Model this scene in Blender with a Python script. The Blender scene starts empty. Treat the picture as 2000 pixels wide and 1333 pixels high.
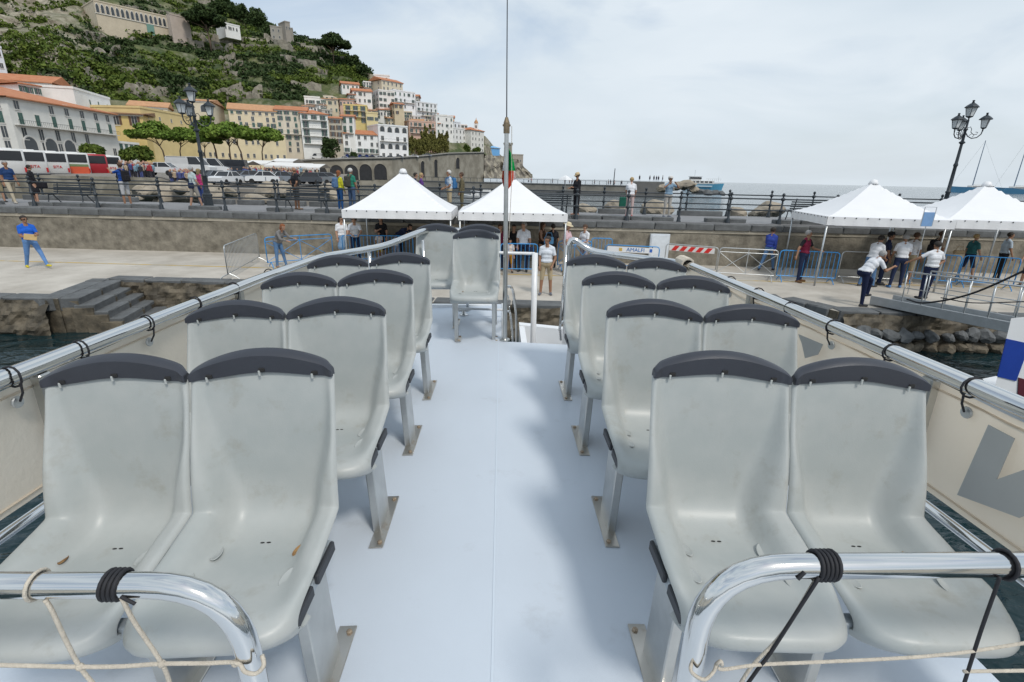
import bpy, bmesh, math, random
import numpy as np
from mathutils import Vector, Matrix
R_ = math.radians
rnd = random.Random(7)
SC = bpy.context.scene
COL = SC.collection

# ------------------------------------------------------------------ camera
FPX = 975.0                                   # focal length in pixels of a 2000 px wide frame
CAM = Vector((.0206, 0, 1.5227))
def cam_rot(p, r, y):
    cp, sp = math.cos(p), math.sin(p); cy, sy = math.cos(y), math.sin(y); cr, sr = math.cos(r), math.sin(r)
    return np.array([[cr, -sr, 0], [sr, cr, 0], [0, 0, 1]]) @ np.array([[1, 0, 0], [0, -sp, -cp], [0, cp, -sp]]) @ np.array([[cy, -sy, 0], [sy, cy, 0], [0, 0, 1]])
RW = cam_rot(R_(18.2), R_(1.3), .0236)        # to the level world
RB = cam_rot(.3091, .0134, .0236)             # to the slightly heeled boat
cam_d = bpy.data.cameras.new('camera'); cam = bpy.data.objects.new('camera', cam_d); COL.objects.link(cam)
cam_d.sensor_width = 36; cam_d.lens = 36 * FPX / 2000; cam_d.clip_start = .05; cam_d.clip_end = 30000
m = Matrix.Identity(4)
for i in range(3):
    m[i][0] = RW[0][i]; m[i][1] = -RW[1][i]; m[i][2] = -RW[2][i]; m[i][3] = CAM[i]
cam.matrix_world = m
SC.camera = cam

# ------------------------------------------------------------------ sky and sun
SUN_EL, SUN_AZ = R_(52), R_(148)              # azimuth clockwise from +Y : behind the camera, to its right
W = bpy.data.worlds.new('World'); SC.world = W; W.use_nodes = True
nt = W.node_tree; nt.nodes.clear(); N = nt.nodes.new; LK = nt.links.new
out = N('ShaderNodeOutputWorld'); bg = N('ShaderNodeBackground')
sky = N('ShaderNodeTexSky'); sky.sky_type = 'NISHITA'; sky.sun_disc = False
sky.sun_elevation = SUN_EL; sky.sun_rotation = SUN_AZ; sky.dust_density = 2.5; sky.ozone_density = 1.5
sks = N('ShaderNodeVectorMath'); sks.operation = 'SCALE'; sks.inputs['Scale'].default_value = .12
LK(sky.outputs[0], sks.inputs[0])
tc = N('ShaderNodeTexCoord'); mp = N('ShaderNodeMapping'); mp.inputs['Scale'].default_value = (1, 1, 3.2); mp.inputs['Rotation'].default_value = (0, 0, .5)
LK(tc.outputs['Generated'], mp.inputs['Vector'])
no = N('ShaderNodeTexNoise'); no.inputs['Scale'].default_value = 2.3; no.inputs['Detail'].default_value = 7; no.inputs['Roughness'].default_value = .52; no.inputs['Distortion'].default_value = .5
LK(mp.outputs[0], no.inputs['Vector'])
cr = N('ShaderNodeValToRGB'); cr.color_ramp.elements[0].position = .30; cr.color_ramp.elements[0].color = (.30, .30, .30, 1)
cr.color_ramp.elements[1].position = .52; cr.color_ramp.elements[1].color = (.97, .97, .97, 1)
LK(no.outputs[0], cr.inputs[0])
no2 = N('ShaderNodeTexNoise'); no2.inputs['Scale'].default_value = 1.5; no2.inputs['Detail'].default_value = 5
LK(mp.outputs[0], no2.inputs['Vector'])
cc = N('ShaderNodeValToRGB'); cc.color_ramp.elements[0].position = .35; cc.color_ramp.elements[0].color = (.44, .53, .61, 1)
cc.color_ramp.elements[1].position = .65; cc.color_ramp.elements[1].color = (.64, .70, .75, 1)
LK(no2.outputs[0], cc.inputs[0])
mx = N('ShaderNodeMix'); mx.data_type = 'RGBA'
LK(cr.outputs[0], mx.inputs[0]); LK(sks.outputs[0], mx.inputs[6]); LK(cc.outputs[0], mx.inputs[7])
sx_ = N('ShaderNodeSeparateXYZ'); LK(tc.outputs['Generated'], sx_.inputs[0])
hf = N('ShaderNodeMapRange'); hf.inputs['From Min'].default_value = .0; hf.inputs['From Max'].default_value = .30; hf.inputs['To Min'].default_value = .75; hf.inputs['To Max'].default_value = .0; LK(sx_.outputs['Z'], hf.inputs['Value'])
mh = N('ShaderNodeMix'); mh.data_type = 'RGBA'; LK(hf.outputs[0], mh.inputs[0]); LK(mx.outputs[2], mh.inputs[6]); mh.inputs[7].default_value = (.58, .64, .69, 1)      # pale marine air low over the horizon, all round
LK(mh.outputs[2], bg.inputs['Color']); bg.inputs['Strength'].default_value = 1.0
LK(bg.outputs[0], out.inputs['Surface'])
sun_d = bpy.data.lights.new('sun', 'SUN'); sun_d.energy = 1.5; sun_d.angle = R_(10); sun_d.color = (1, .95, .87)
sun = bpy.data.objects.new('sun', sun_d); COL.objects.link(sun)
sd = Vector((math.sin(SUN_AZ) * math.cos(SUN_EL), math.cos(SUN_AZ) * math.cos(SUN_EL), math.sin(SUN_EL)))
sun.rotation_euler = sd.to_track_quat('Z', 'Y').to_euler()
SC.view_settings.view_transform = 'Standard'; SC.view_settings.look = 'None'
SC.view_settings.exposure = .33; SC.view_settings.gamma = 1; SC.view_settings.use_curve_mapping = False
SC.cycles.max_bounces = 6; SC.cycles.diffuse_bounces = 3; SC.cycles.glossy_bounces = 3
SC.cycles.caustics_reflective = False; SC.cycles.caustics_refractive = False

# ------------------------------------------------------------------ surveying helpers: photograph pixel -> point of the place
def _ray(x, y, Rm): return Vector(Rm.T @ np.array([(x - 1000) / FPX, (y - 666.5) / FPX, 1.]))
def atz(x, y, z): d = _ray(x, y, RW); return CAM + d * ((z - CAM.z) / d.z)
def aty(x, y, Y): d = _ray(x, y, RW); return CAM + d * ((Y - CAM.y) / d.y)
QK = -.048                                    # the quay runs very slightly towards us on the right
def atq(x, y, off):                           # on the upright plane Y = off + QK*X
    d = _ray(x, y, RW); return CAM + d * ((off + QK * CAM.x - CAM.y) / (d.y - QK * d.x))
def qp(x, off, z): return Vector((x, off + QK * x, z))
QROT = math.atan(QK)
BT = Matrix((RW.T @ RB).tolist()).to_4x4()    # boat frame -> world, turning about the camera
BT = Matrix.Translation(CAM) @ BT @ Matrix.Translation(-CAM)

# ------------------------------------------------------------------ mesh builder
class MB:
    def __init__(s): s.v = []; s.f = []; s.mi = []; s.cur = 0
    def add(s, vs, fs):
        o = len(s.v); s.v += [tuple(v) for v in vs]; s.f += [tuple(i + o for i in f) for f in fs]; s.mi += [s.cur] * len(fs); return s
    def box(s, c, size, rot=None, taper=1.0):
        x, y, z = (k / 2 for k in size); vs = []
        for dz, t in ((-z, 1), (z, taper)):
            for dx, dy in ((-x, -y), (x, -y), (x, y), (-x, y)): vs.append(Vector((dx * t, dy * t, dz)))
        if rot is not None: vs = [rot @ v for v in vs]
        c = Vector(c)
        return s.add([v + c for v in vs], [(3, 2, 1, 0), (4, 5, 6, 7), (0, 1, 5, 4), (1, 2, 6, 5), (2, 3, 7, 6), (3, 0, 4, 7)])
    def bb(s, x0, x1, y0, y1, z0, z1): return s.box(((x0 + x1) / 2, (y0 + y1) / 2, (z0 + z1) / 2), (abs(x1 - x0), abs(y1 - y0), abs(z1 - z0)))
    def cbox(s, c, size, b=.01, rot=None):    # box with chamfered edges
        x, y, z = (k / 2 for k in size); c = Vector(c); bmx = bmesh.new()
        bmesh.ops.create_cube(bmx, size=1)
        for v in bmx.verts: v.co = Vector((v.co.x * 2 * x, v.co.y * 2 * y, v.co.z * 2 * z))
        bmesh.ops.bevel(bmx, geom=bmx.edges[:], offset=b, segments=1, affect='EDGES')
        bmx.verts.index_update()
        vs = [(rot @ v.co if rot is not None else v.co) + c for v in bmx.verts]; fs = [tuple(v.index for v in f.verts) for f in bmx.faces]; bmx.free()
        return s.add(vs, fs)
    def tube(s, pts, r, n=8, cap=True, closed=False):
        pts = [Vector(p) for p in pts]; k = len(pts); rs = r if isinstance(r, (list, tuple)) else [r] * k
        vs = []; up = None
        for i, p in enumerate(pts):
            if closed: t = (pts[(i + 1) % k] - pts[i - 1])
            else: t = (pts[min(i + 1, k - 1)] - pts[max(i - 1, 0)])
            if t.length < 1e-9: t = Vector((0, 0, 1))
            t.normalize()
            if up is None: up = Vector((0, 0, 1)) if abs(t.z) < .9 else Vector((1, 0, 0))
            a = t.cross(up)
            if a.length < 1e-4: a = t.cross(Vector((1, .3, 0)))
            a.normalize(); b = a.cross(t); up = b
            for j in range(n):
                q = 2 * math.pi * j / n; vs.append(p + (a * math.cos(q) + b * math.sin(q)) * rs[i])
        fs = []
        for i in range(k if closed else k - 1):
            i2 = (i + 1) % k
            for j in range(n): fs.append((i * n + j, i * n + (j + 1) % n, i2 * n + (j + 1) % n, i2 * n + j))
        if cap and not closed: fs += [tuple(range(n))[::-1], tuple((k - 1) * n + j for j in range(n))]
        return s.add(vs, fs)
    def lathe(s, prof, c=(0, 0, 0), n=12, axis=None):
        c = Vector(c); vs = []
        for r, z in prof:
            for j in range(n):
                q = 2 * math.pi * j / n; v = Vector((r * math.cos(q), r * math.sin(q), z)); vs.append((axis @ v if axis is not None else v) + c)
        k = len(prof); fs = []
        for i in range(k - 1):
            for j in range(n): fs.append((i * n + j, i * n + (j + 1) % n, (i + 1) * n + (j + 1) % n, (i + 1) * n + j))
        if prof[0][0] > 1e-5: fs.append(tuple(range(n))[::-1])
        if prof[-1][0] > 1e-5: fs.append(tuple((k - 1) * n + j for j in range(n)))
        return s.add(vs, fs)
    def ell(s, c, rad, n=10, m=7, rot=None):
        c = Vector(c); vs = [Vector((0, 0, -rad[2]))]
        for i in range(1, m):
            a = math.pi * i / m
            for j in range(n):
                q = 2 * math.pi * j / n; vs.append(Vector((rad[0] * math.sin(a) * math.cos(q), rad[1] * math.sin(a) * math.sin(q), -rad[2] * math.cos(a))))
        vs.append(Vector((0, 0, rad[2]))); fs = []
        for j in range(n): fs.append((0, 1 + (j + 1) % n, 1 + j))
        for i in range(m - 2):
            for j in range(n): fs.append((1 + i * n + j, 1 + i * n + (j + 1) % n, 1 + (i + 1) * n + (j + 1) % n, 1 + (i + 1) * n + j))
        L = len(vs) - 1
        for j in range(n): fs.append((1 + (m - 2) * n + j, 1 + (m - 2) * n + (j + 1) % n, L))
        if rot is not None: vs = [rot @ v for v in vs]
        return s.add([v + c for v in vs], fs)
    def grid(s, fn, nu, nv):                  # fn(u,v) with u,v in 0..1
        vs = [fn(i / nu, j / nv) for j in range(nv + 1) for i in range(nu + 1)]
        return s.add(vs, [(j * (nu + 1) + i, j * (nu + 1) + i + 1, (j + 1) * (nu + 1) + i + 1, (j + 1) * (nu + 1) + i) for j in range(nv) for i in range(nu)])
    def prism(s, poly, z0, z1):               # upright prism over an XY polygon (counter-clockwise)
        n = len(poly); vs = [(p[0], p[1], z0) for p in poly] + [(p[0], p[1], z1) for p in poly]
        return s.add(vs, [tuple(range(n))[::-1], tuple(range(n, 2 * n))] + [(i, (i + 1) % n, n + (i + 1) % n, n + i) for i in range(n)])
    def mesh(s, name, mats=(), smooth=False):
        me = bpy.data.meshes.new(name); me.from_pydata(s.v, [], s.f)
        for mt in (mats if isinstance(mats, (list, tuple)) else [mats]): me.materials.append(mt)
        if max(s.mi, default=0) > 0: me.polygons.foreach_set('material_index', s.mi)
        if smooth: me.polygons.foreach_set('use_smooth', [True] * len(s.f))
        me.update(); return me
    def obj(s, name, mats=(), parent=None, smooth=False, loc=None): return link(name, s.mesh(name, mats, smooth), parent, loc)
def smooth_by_angle(o, deg=40):
    me = o.data; me.polygons.foreach_set('use_smooth', [True] * len(me.polygons))
    bmx = bmesh.new(); bmx.from_mesh(me)
    for e in bmx.edges: e.smooth = not (len(e.link_faces) == 2 and e.calc_face_angle(0) > R_(deg))
    bmx.to_mesh(me); bmx.free(); return o
def link(name, data, parent=None, loc=None):
    o = bpy.data.objects.new(name, data); COL.objects.link(o)
    if parent is not None: o.parent = parent
    if loc is not None: o.location = loc
    return o
def tag(o, label=None, cat=None, group=None, kind=None):
    if label: o['label'] = label
    if cat: o['category'] = cat
    if group: o['group'] = group
    if kind: o['kind'] = kind
    return o
def thing(name, label, cat, loc=(0, 0, 0), rz=0, group=None):
    o = link(name, None); o.location = loc; o.rotation_euler = (0, 0, rz); o.empty_display_size = .2
    return tag(o, label, cat, group)
def copy_tree(o, parent=None):
    c = o.copy(); COL.objects.link(c); c.parent = parent
    for ch in KIDS.get(o.name, o.children): copy_tree(ch, c)
    return c
KIDS = {}

# ------------------------------------------------------------------ materials
_mats = {}
def pm(name, col, rough=.6, metal=0., var=.12, scale=4., bump=0., bscale=None, col2=None, thr=None, detail=5, spec=None, stretch=None, coat=0):
    """procedural material: base colour varied by noise, optional second colour in patches, optional bump"""
    if name in _mats: return _mats[name]
    mt = bpy.data.materials.new(name); mt.use_nodes = True; t = mt.node_tree; b = t.nodes['Principled BSDF']
    b.inputs['Roughness'].default_value = rough; b.inputs['Metallic'].default_value = metal
    if spec is not None: b.inputs['Specular IOR Level'].default_value = spec
    if coat: b.inputs['Coat Weight'].default_value = coat
    tcn = t.nodes.new('ShaderNodeTexCoord'); vec = tcn.outputs['Object']
    if stretch:
        mpn = t.nodes.new('ShaderNodeMapping'); mpn.inputs['Scale'].default_value = stretch; t.links.new(vec, mpn.inputs['Vector']); vec = mpn.outputs[0]
    if var > 0 or col2:
        nz = t.nodes.new('ShaderNodeTexNoise'); nz.inputs['Scale'].default_value = scale; nz.inputs['Detail'].default_value = detail; nz.inputs['Roughness'].default_value = .6
        t.links.new(vec, nz.inputs['Vector'])
        rp = t.nodes.new('ShaderNodeValToRGB'); e = rp.color_ramp.elements
        if col2:
            lo, hi = thr or (.42, .6); e[0].position = lo; e[1].position = hi; e[0].color = (*col, 1); e[1].color = (*col2, 1)
        else:
            e[0].position = .25; e[1].position = .75
            e[0].color = (*[c * (1 - var) for c in col], 1); e[1].color = (*[min(1, c * (1 + var)) for c in col], 1)
        t.links.new(nz.outputs[0], rp.inputs[0]); t.links.new(rp.outputs[0], b.inputs['Base Color'])
    else: b.inputs['Base Color'].default_value = (*col, 1)
    if bump:
        nb = t.nodes.new('ShaderNodeTexNoise'); nb.inputs['Scale'].default_value = bscale or scale * 6; nb.inputs['Detail'].default_value = 6
        t.links.new(vec, nb.inputs['Vector'])
        bp = t.nodes.new('ShaderNodeBump'); bp.inputs['Strength'].default_value = min(1, bump); bp.inputs['Distance'].default_value = .02 if bump <= 1 else .02 * bump
        t.links.new(nb.outputs[0], bp.inputs['Height']); t.links.new(bp.outputs[0], b.inputs['Normal'])
    _mats[name] = mt; return mt
def plain(col, rough=.7, name=None):
    nm = name or 'paint_%02x%02x%02x' % tuple(int(max(0, min(1, c)) ** .45 * 255) for c in col)
    return pm(nm, col, rough, var=.1, scale=6)
def cloth(col):
    nm = 'cloth_%02x%02x%02x' % tuple(int(max(0, min(1, c)) ** .45 * 255) for c in col)
    return pm(nm, col, .85, var=.16, scale=9, bump=.25, bscale=30, spec=.2)
# ------------------------------------------------------------------ shared materials
BASALT = pm('dark_basalt', (.115, .12, .122), .75, var=.4, scale=3, bump=.6, bscale=25)
CONC = pm('quay_concrete', (.38, .345, .295), .85, scale=.9, bump=.5, bscale=14, col2=(.53, .49, .43), thr=(.34, .66), detail=12)
PLAST = pm('old_harbour_wall', (.13, .115, .09), .92, scale=3.2, bump=1.0, bscale=12, col2=(.30, .27, .215), thr=(.30, .70), detail=15)
MORT = pm('pale_mortar', (.40, .36, .29), .9, var=.2, scale=3, bump=.5, bscale=20)
PAVE = pm('promenade_paving', (.23, .23, .235), .8, var=.15, scale=2, bump=.2)
IRON = pm('painted_iron', (.026, .034, .042), .42, .15, var=.2, scale=10)
STEEL = pm('polished_steel', (.72, .72, .71), .10, 1.0, var=.05, scale=3)
BSTEEL = pm('brushed_steel', (.55, .55, .53), .32, 1.0, var=.15, scale=8)
ALU = pm('galvanised', (.52, .54, .55), .4, .8, var=.12, scale=6)
WHITE = pm('white_gelcoat', (.78, .79, .80), .28, var=.03, scale=2)
BLUEP = pm('barrier_blue', (.035, .27, .62), .4, .1, var=.12, scale=8)
TENT = pm('tent_white_pvc', (.80, .80, .81), .5, var=.03, scale=1.5)
ROCK = pm('pale_rock', (.36, .31, .24), .9, scale=1.2, bump=1, bscale=4, col2=(.24, .21, .17), thr=(.42, .62))
WETROCK = pm('weedy_rock', (.06, .05, .035), .7, scale=2.4, bump=1, bscale=9, col2=(.20, .165, .115), thr=(.40, .68), detail=9)

# ------------------------------------------------------------------ sea
SEAZ = -2.7
def make_sea():
    mt = bpy.data.materials.new('sea_water'); mt.use_nodes = True; t = mt.node_tree; b = t.nodes['Principled BSDF']
    b.inputs['Base Color'].default_value = (.006, .022, .026, 1); b.inputs['Roughness'].default_value = .07; b.inputs['IOR'].default_value = 1.33
    tcn = t.nodes.new('ShaderNodeTexCoord'); mpn = t.nodes.new('ShaderNodeMapping'); mpn.inputs['Scale'].default_value = (.8, 1.25, 1)
    t.links.new(tcn.outputs['Object'], mpn.inputs[0])
    last = None
    for sc, di, st in ((1.5, .09, 1), (.28, .22, 1), (5.5, .014, 1)):
        nz = t.nodes.new('ShaderNodeTexNoise'); nz.inputs['Scale'].default_value = sc; nz.inputs['Detail'].default_value = 3; nz.inputs['Distortion'].default_value = .6
        t.links.new(mpn.outputs[0], nz.inputs['Vector'])
        bp = t.nodes.new('ShaderNodeBump'); bp.inputs['Strength'].default_value = 1; bp.inputs['Distance'].default_value = di * 1.4
        t.links.new(nz.outputs[0], bp.inputs['Height'])
        if last: t.links.new(last, bp.inputs['Normal'])
        last = bp.outputs[0]
    t.links.new(last, b.inputs['Normal'])
    mb = MB(); mb.add([(-3200, -800, 0), (3200, -800, 0), (3200, 3400, 0), (-3200, 3400, 0)], [(0, 1, 2, 3)])
    return tag(mb.obj('sea', mt, loc=(0, 0, SEAZ)), kind='structure')
make_sea()

# ------------------------------------------------------------------ quay
QZ = -1.77
qpoly = [(-90, 16.6), (-11.6, 12.95), (-12.25, 15.6), (-5, 15.2), (-5, 13.42), (6, 12.92), (6.2, 14.7), (8.5, 14.58), (9.2, 13.02), (70, 10.0), (70, 18.2), (-90, 25.6)]
qm = MB().prism(qpoly, -6, QZ); qm.mi = [0 if k == 1 else 1 for k in range(len(qm.f))]; quay = tag(qm.obj('quay', [CONC, WETROCK]), kind='structure')
def strip(mat, pts, w, z, name):
    mb = MB()
    for a, b in zip(pts, pts[1:]):
        a, b = Vector((*a, 0)), Vector((*b, 0)); n = Vector((-(b - a).y, (b - a).x, 0)).normalized() * w / 2
        mb.add([(a - n) + Vector((0, 0, z)), (b - n) + Vector((0, 0, z)), (b + n) + Vector((0, 0, z)), (a + n) + Vector((0, 0, z))], [(0, 1, 2, 3)])
    return mb.obj(name, mat, quay)
YEL = pm('worn_yellow_paint', (.55, .36, .06), .8, scale=2.5, col2=(.42, .36, .24), thr=(.45, .62))
strip(YEL, [(-90, 17.6 + 90 * .045), (70, 17.6 - 70 * .045)], .11, QZ + .004, 'yellow_line')
def stone_mesh(L, D, H, jig=.015):
    mb = MB(); mb.cbox((0, 0, 0), (L, D, H), .025)
    mb.v = [(x + rnd.uniform(-jig, jig), y + rnd.uniform(-jig, jig), z + rnd.uniform(-jig, jig) * .6) for x, y, z in mb.v]; return mb.mesh('stone', BASALT)
KST = [stone_mesh(1, .5, .36) for _ in range(6)]
def kerb_run(a, b, parent, z, lo=.9, hi=1.5, inset=.2, nm='kerb_stone', h=.36):
    a, b = Vector((*a, 0)), Vector((*b, 0)); d = (b - a); L = d.length; d.normalize(); n = Vector((-d.y, d.x, 0)); s = 0
    while s < L - .3:
        l = min(rnd.uniform(lo, hi), L - s); o = link(nm, rnd.choice(KST), parent)
        p = a + d * (s + l / 2) + n * (inset + rnd.uniform(-.02, .02)); o.location = (p.x, p.y, z - h / 2 + .014 + rnd.uniform(0, .02)); o.rotation_euler = (0, 0, math.atan2(d.y, d.x))
        o.scale = (l - .03, 1, h / .36); s += l
for a, b in (((-26, 13.62), (-11.7, 12.95)), ((-12.3, 15.6), (-5, 15.2)), ((-5, 13.42), (6, 12.92)), ((6.2, 14.7), (8.5, 14.58)), ((9.2, 13.02), (30, 11.99))): kerb_run(a, b, quay, QZ)
kerb_run((-11.62, 12.95), (-12.25, 15.6), quay, QZ, 1.1, 1.5); kerb_run((8.5, 14.5), (9.15, 13.1), quay, QZ, .6, .8)
# stone steps going down to the water inside the recess
for i in range(5):
    for j in range(2):
        o = link('stone_step', rnd.choice(KST), quay); y0 = 13.05 + j * 1.22 + i * .04
        o.location = (-11.55 + i * .34 - (y0 - 13) * .24, y0 + .58, QZ - .13 - i * .19); o.rotation_euler = (0, 0, R_(90 + 13)); o.scale = (1.19, .92, .75)
mb = MB()                                     # solid under the steps
for i in range(5): mb.box((-11.72 + i * .34, 14.2, -3.3 - i * .19 + .2), (.5, 2.4, 2.5), Matrix.Rotation(R_(13), 3, 'Z'))
mb.obj('step_footing', WETROCK, quay)
def boulder_mesh(seed, mat, sub=3, amp=.28):
    r = random.Random(seed); bmx = bmesh.new(); bmesh.ops.create_icosphere(bmx, subdivisions=sub, radius=.5)
    dirs = [Vector((r.uniform(-1, 1), r.uniform(-1, 1), r.uniform(-1, 1))).normalized() for _ in range(9)]
    for v in bmx.verts:
        n = v.co.normalized(); k = 1
        for d in dirs:
            t = n.dot(d)
            if t > .55: k = min(k, .62 / t + .12)
        from mathutils import noise; v.co = n * .5 * (k + r.uniform(-.012, .012) + .14 * noise.noise(n * 2.2 + Vector((seed, 0, 0))) + .06 * noise.noise(n * 6 + Vector((seed, 3, 0)))); v.co.z *= .8
    me = bpy.data.meshes.new('boulder'); bmx.to_mesh(me); bmx.free(); me.materials.append(mat); return me
RUB = [boulder_mesh(i, BASALT, 2) for i in range(4)]; WET = [boulder_mesh(i + 20, WETROCK, 2) for i in range(4)]; PALE = [boulder_mesh(i + 40, ROCK) for i in range(5)]
def rough_face(x0, x1, y0, y1):
    from mathutils import noise
    n = int(abs(x1 - x0) * 10)
    def rf(u, v): x = x0 + (x1 - x0) * u; z = -3.3 + v * 1.5; q = noise.noise(Vector((x * 2.2, z * 3.0, 1))) * .16 + noise.noise(Vector((x * 6, z * 7, 4))) * .07; return (x, y0 + (y1 - y0) * u - .10 + q - .25 * (1 - v), z)
    MB().grid(rf, n, 16).obj('rough_masonry', WETROCK, quay)
for q in ((-26, -11.8, 13.58, 12.93), (-12.1, -5, 15.5, 15.15), (-4.95, 5.95, 13.38, 12.88), (9.3, 30, 12.98, 11.95)): rough_face(*q)
for x0, x1, y0, y1 in ((9.3, 24, 12.9, 12.2),):
    L = math.hypot(x1 - x0, y1 - y0); n = int(L / .35)
    for zr, sz in ((-2.3, .45), (-2.62, .5)):
        for k in range(n):
            u = (k + rnd.uniform(.2, .8)) / n; s = sz * rnd.uniform(.7, 1.15)
            o = link('rubble_stone', rnd.choice(RUB if zr > -2.5 else WET), quay); o.location = (x0 + (x1 - x0) * u, y0 + (y1 - y0) * u - rnd.uniform(.12, .26), zr + rnd.uniform(-.05, .05))
            o.rotation_euler = (rnd.uniform(-.4, .4), rnd.uniform(-.4, .4), rnd.uniform(0, 6)); o.scale = (s * 1.2, s, s)
xa, xb = atq(1860, 640, 13.35).x, atq(1904, 640, 13.35).x; ky = lambda x: 13.02 - .0495 * (x - 9.2) - .085
MB().prism([(xa, ky(xa) - .01), (xb, ky(xb) - .01), (xb, ky(xb) + .05), (xa, ky(xa) + .05)], QZ - .34, QZ - .02).obj('painted_patch', plain((.62, .13, .03)), quay)

# ------------------------------------------------------------------ the raised promenade (mole) behind the quay
WO = 20.85                                    # front of its wall
mole = tag(MB().prism([(-90, WO + 90 * .048), (70, WO - 70 * .048), (70, 25.4 - 70 * .048), (-90, 25.4 + 90 * .048)], -6, -.06).obj('promenade', [PAVE]), kind='structure')
wall = thing('harbour_wall', 'long rough plastered harbour wall topped with dark stone slabs', 'wall', (0, WO, -1.9), QROT)
LW = 160
mb = MB(); mb.grid(lambda u, v: (-90 + LW * u, -.10 + .02 * math.sin(u * 310) * math.sin(v * 5) + .015 * math.sin(u * 131 + v * 9), v * 1.44), 400, 6)
mb.obj('plaster_face', PLAST, wall, smooth=True)
MB().bb(-90, 70, -.135, .02, 1.43, 1.545).obj('mortar_band', MORT, wall)
x = -32.0; CAPS = [stone_mesh(1, .5, .26) for _ in range(5)]
while x < 34:
    l = rnd.uniform(1.0, 1.5); o = link('cap_stone', rnd.choice(CAPS), wall); o.location = (x + l / 2, .06 + rnd.uniform(-.015, .015), 1.67); o.scale = (l - .02, 1, 1); x += l
x = -32.0; PLN = [stone_mesh(1, .34, .2) for _ in range(4)]
while x < 34:
    l = rnd.uniform(.8, 1.35)
    if rnd.random() < .8: o = link('plinth_stone', rnd.choice(PLN), wall); o.location = (x + l / 2, .36, 1.9); o.scale = (l - .03, 1, 1)
    x += l
for x0, x1 in ((-90, -32), (34, 70)): MB().bb(x0, x1, -.19, .31, 1.545, 1.8).obj('cap_course', BASALT, wall)

def railing_post():
    mb = MB(); mb.lathe([(.10, 0), (.10, .05), (.075, .10), (.075, .20), (.05, .24), (.042, .50), (.07, .52), (.075, .56), (.07, .60), (.04, .63), (.034, .93), (.075, .96), (.085, 1.0), (.075, 1.04), (.032, 1.07), (.03, 1.10), (.05, 1.13), (.06, 1.17), (.05, 1.21), (.018, 1.235), (0.0, 1.24)], n=10)
    return smooth_by_angle(mb.obj('post', IRON), 50)
def railing(label, off, xs, zb, x0, x1):
    t = thing('promenade_railing', label, 'railing', qp(0, off, zb), QROT); base = None
    for x in xs:
        if base is None: base = railing_post(); o = base
        else: o = base.copy(); COL.objects.link(o)
        o.parent = t; o.location = (x / math.cos(QROT), 0, 0)
    for z in (1.0, .56): MB().tube([(x0, 0, z), (x1, 0, z)], .027, 8).obj('rail', IRON, t, smooth=True)
    return t
npx = [-60, 68, 192, 316, 441, 542, 639, 735, 830, 925, 1025, 1125, 1224, 1325, 1421, 1521, 1625, 1732, 1840, 1950, 2060]
railing('dark iron railing along the quay side of the raised promenade', 20.95, [atq(p, 400 + p * .024, 20.95).x for p in npx], -.1, -26, 26)
fx = atq(1338, 421, 25.0).x
railing('dark iron railing along the sea side of the promenade', 25.0, [fx + 1.97 * k for k in range(-18, 11)], -.06, -28, 28)
x = -30.0; FK = MB().cbox((0, 0, 0), (1, .34, .24), .02).mesh('far_kerb', BASALT)
while x < 30:
    l = rnd.uniform(1.3, 2.4)
    if rnd.random() < .75: o = link('kerb_stone', FK, mole); o.location = qp(x + l / 2, 25.0, .05); o.rotation_euler = (0, 0, QROT); o.scale = (l - .25, 1, 1)
    x += l

def bench(label, x, off, L, flip):
    t = thing('iron_bench', label, 'bench', qp(x, off, -.06), QROT + (math.pi if flip else 0), 'iron benches on the promenade')
    sl = MB().cbox((0, 0, 0), (L, .055, .022), .004).mesh('slat', IRON)
    for k in range(5): o = link('seat_slat', sl, t); o.location = (0, -.22 + k * .1, .44 + .004 * k)
    for k in range(5): o = link('back_slat', sl, t); o.location = (0, .27 + k * .025, .52 + k * .095); o.rotation_euler = (R_(78), 0, 0)
    for s in (-1, 1):
        MB().tube([(s * L * .4, -.34, 0), (s * L * .4, -.26, .2), (s * L * .4, -.22, .41), (s * L * .4, .22, .42), (s * L * .4, .36, .95)], .022, 6).obj('leg', IRON, t)
        MB().tube([(s * L * .4, .40, 0), (s * L * .4, .20, .2), (s * L * .4, .0, .42)], .022, 6).obj('leg', IRON, t)
for lb, px, py, off, L, fl in (('dark slatted bench behind the person in black with the dark bag', 140, 396, 22.2, 1.9, False), ('dark slatted bench in front of the man in the black shirt', 598, 404, 22.0, 1.9, False), ('dark slatted bench just left of the man in black with the cap', 1075, 415, 23.6, 1.8, True), ('dark slatted bench half hidden by the right hand white tent', 1580, 412, 23.4, 2.0, True)):
    bench(lb, atq(px, py, off).x, off, L, fl)

# ------------------------------------------------------------------ street lamps
LGLASS = pm('milky_lamp_glass', (.62, .65, .66), .25, var=.08, scale=4)
def lantern(t, loc, s=1.0, rz=0):
    e = MB(); 
    for k in range(4):
        a = R_(45 + 90 * k); e.tube([(.12 * math.cos(a), .12 * math.sin(a), 0), (.2 * math.cos(a), .2 * math.sin(a), .36)], .013, 5)
    e.lathe([(.05, -.06), (.125, -.02), (.135, .0), (.12, .01)], n=4, axis=Matrix.Rotation(R_(45), 3, 'Z'))
    e.lathe([(.255, .35), (.26, .375), (.20, .44), (.10, .52), (.05, .54), (.055, .57), (.03, .59), (.05, .62), (.045, .65), (.0, .66)], n=8)
    e.tube([(0, 0, -.16), (0, 0, -.04)], .03, 6)
    o = e.obj('lantern', IRON, t, loc=loc); o.scale = (s, s, s); o.rotation_euler = (0, 0, rz)
    MB().lathe([(.115, .01), (.19, .35)], n=4, axis=Matrix.Rotation(R_(45), 3, 'Z')).obj('pane', LGLASS, o)
    return o
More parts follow.
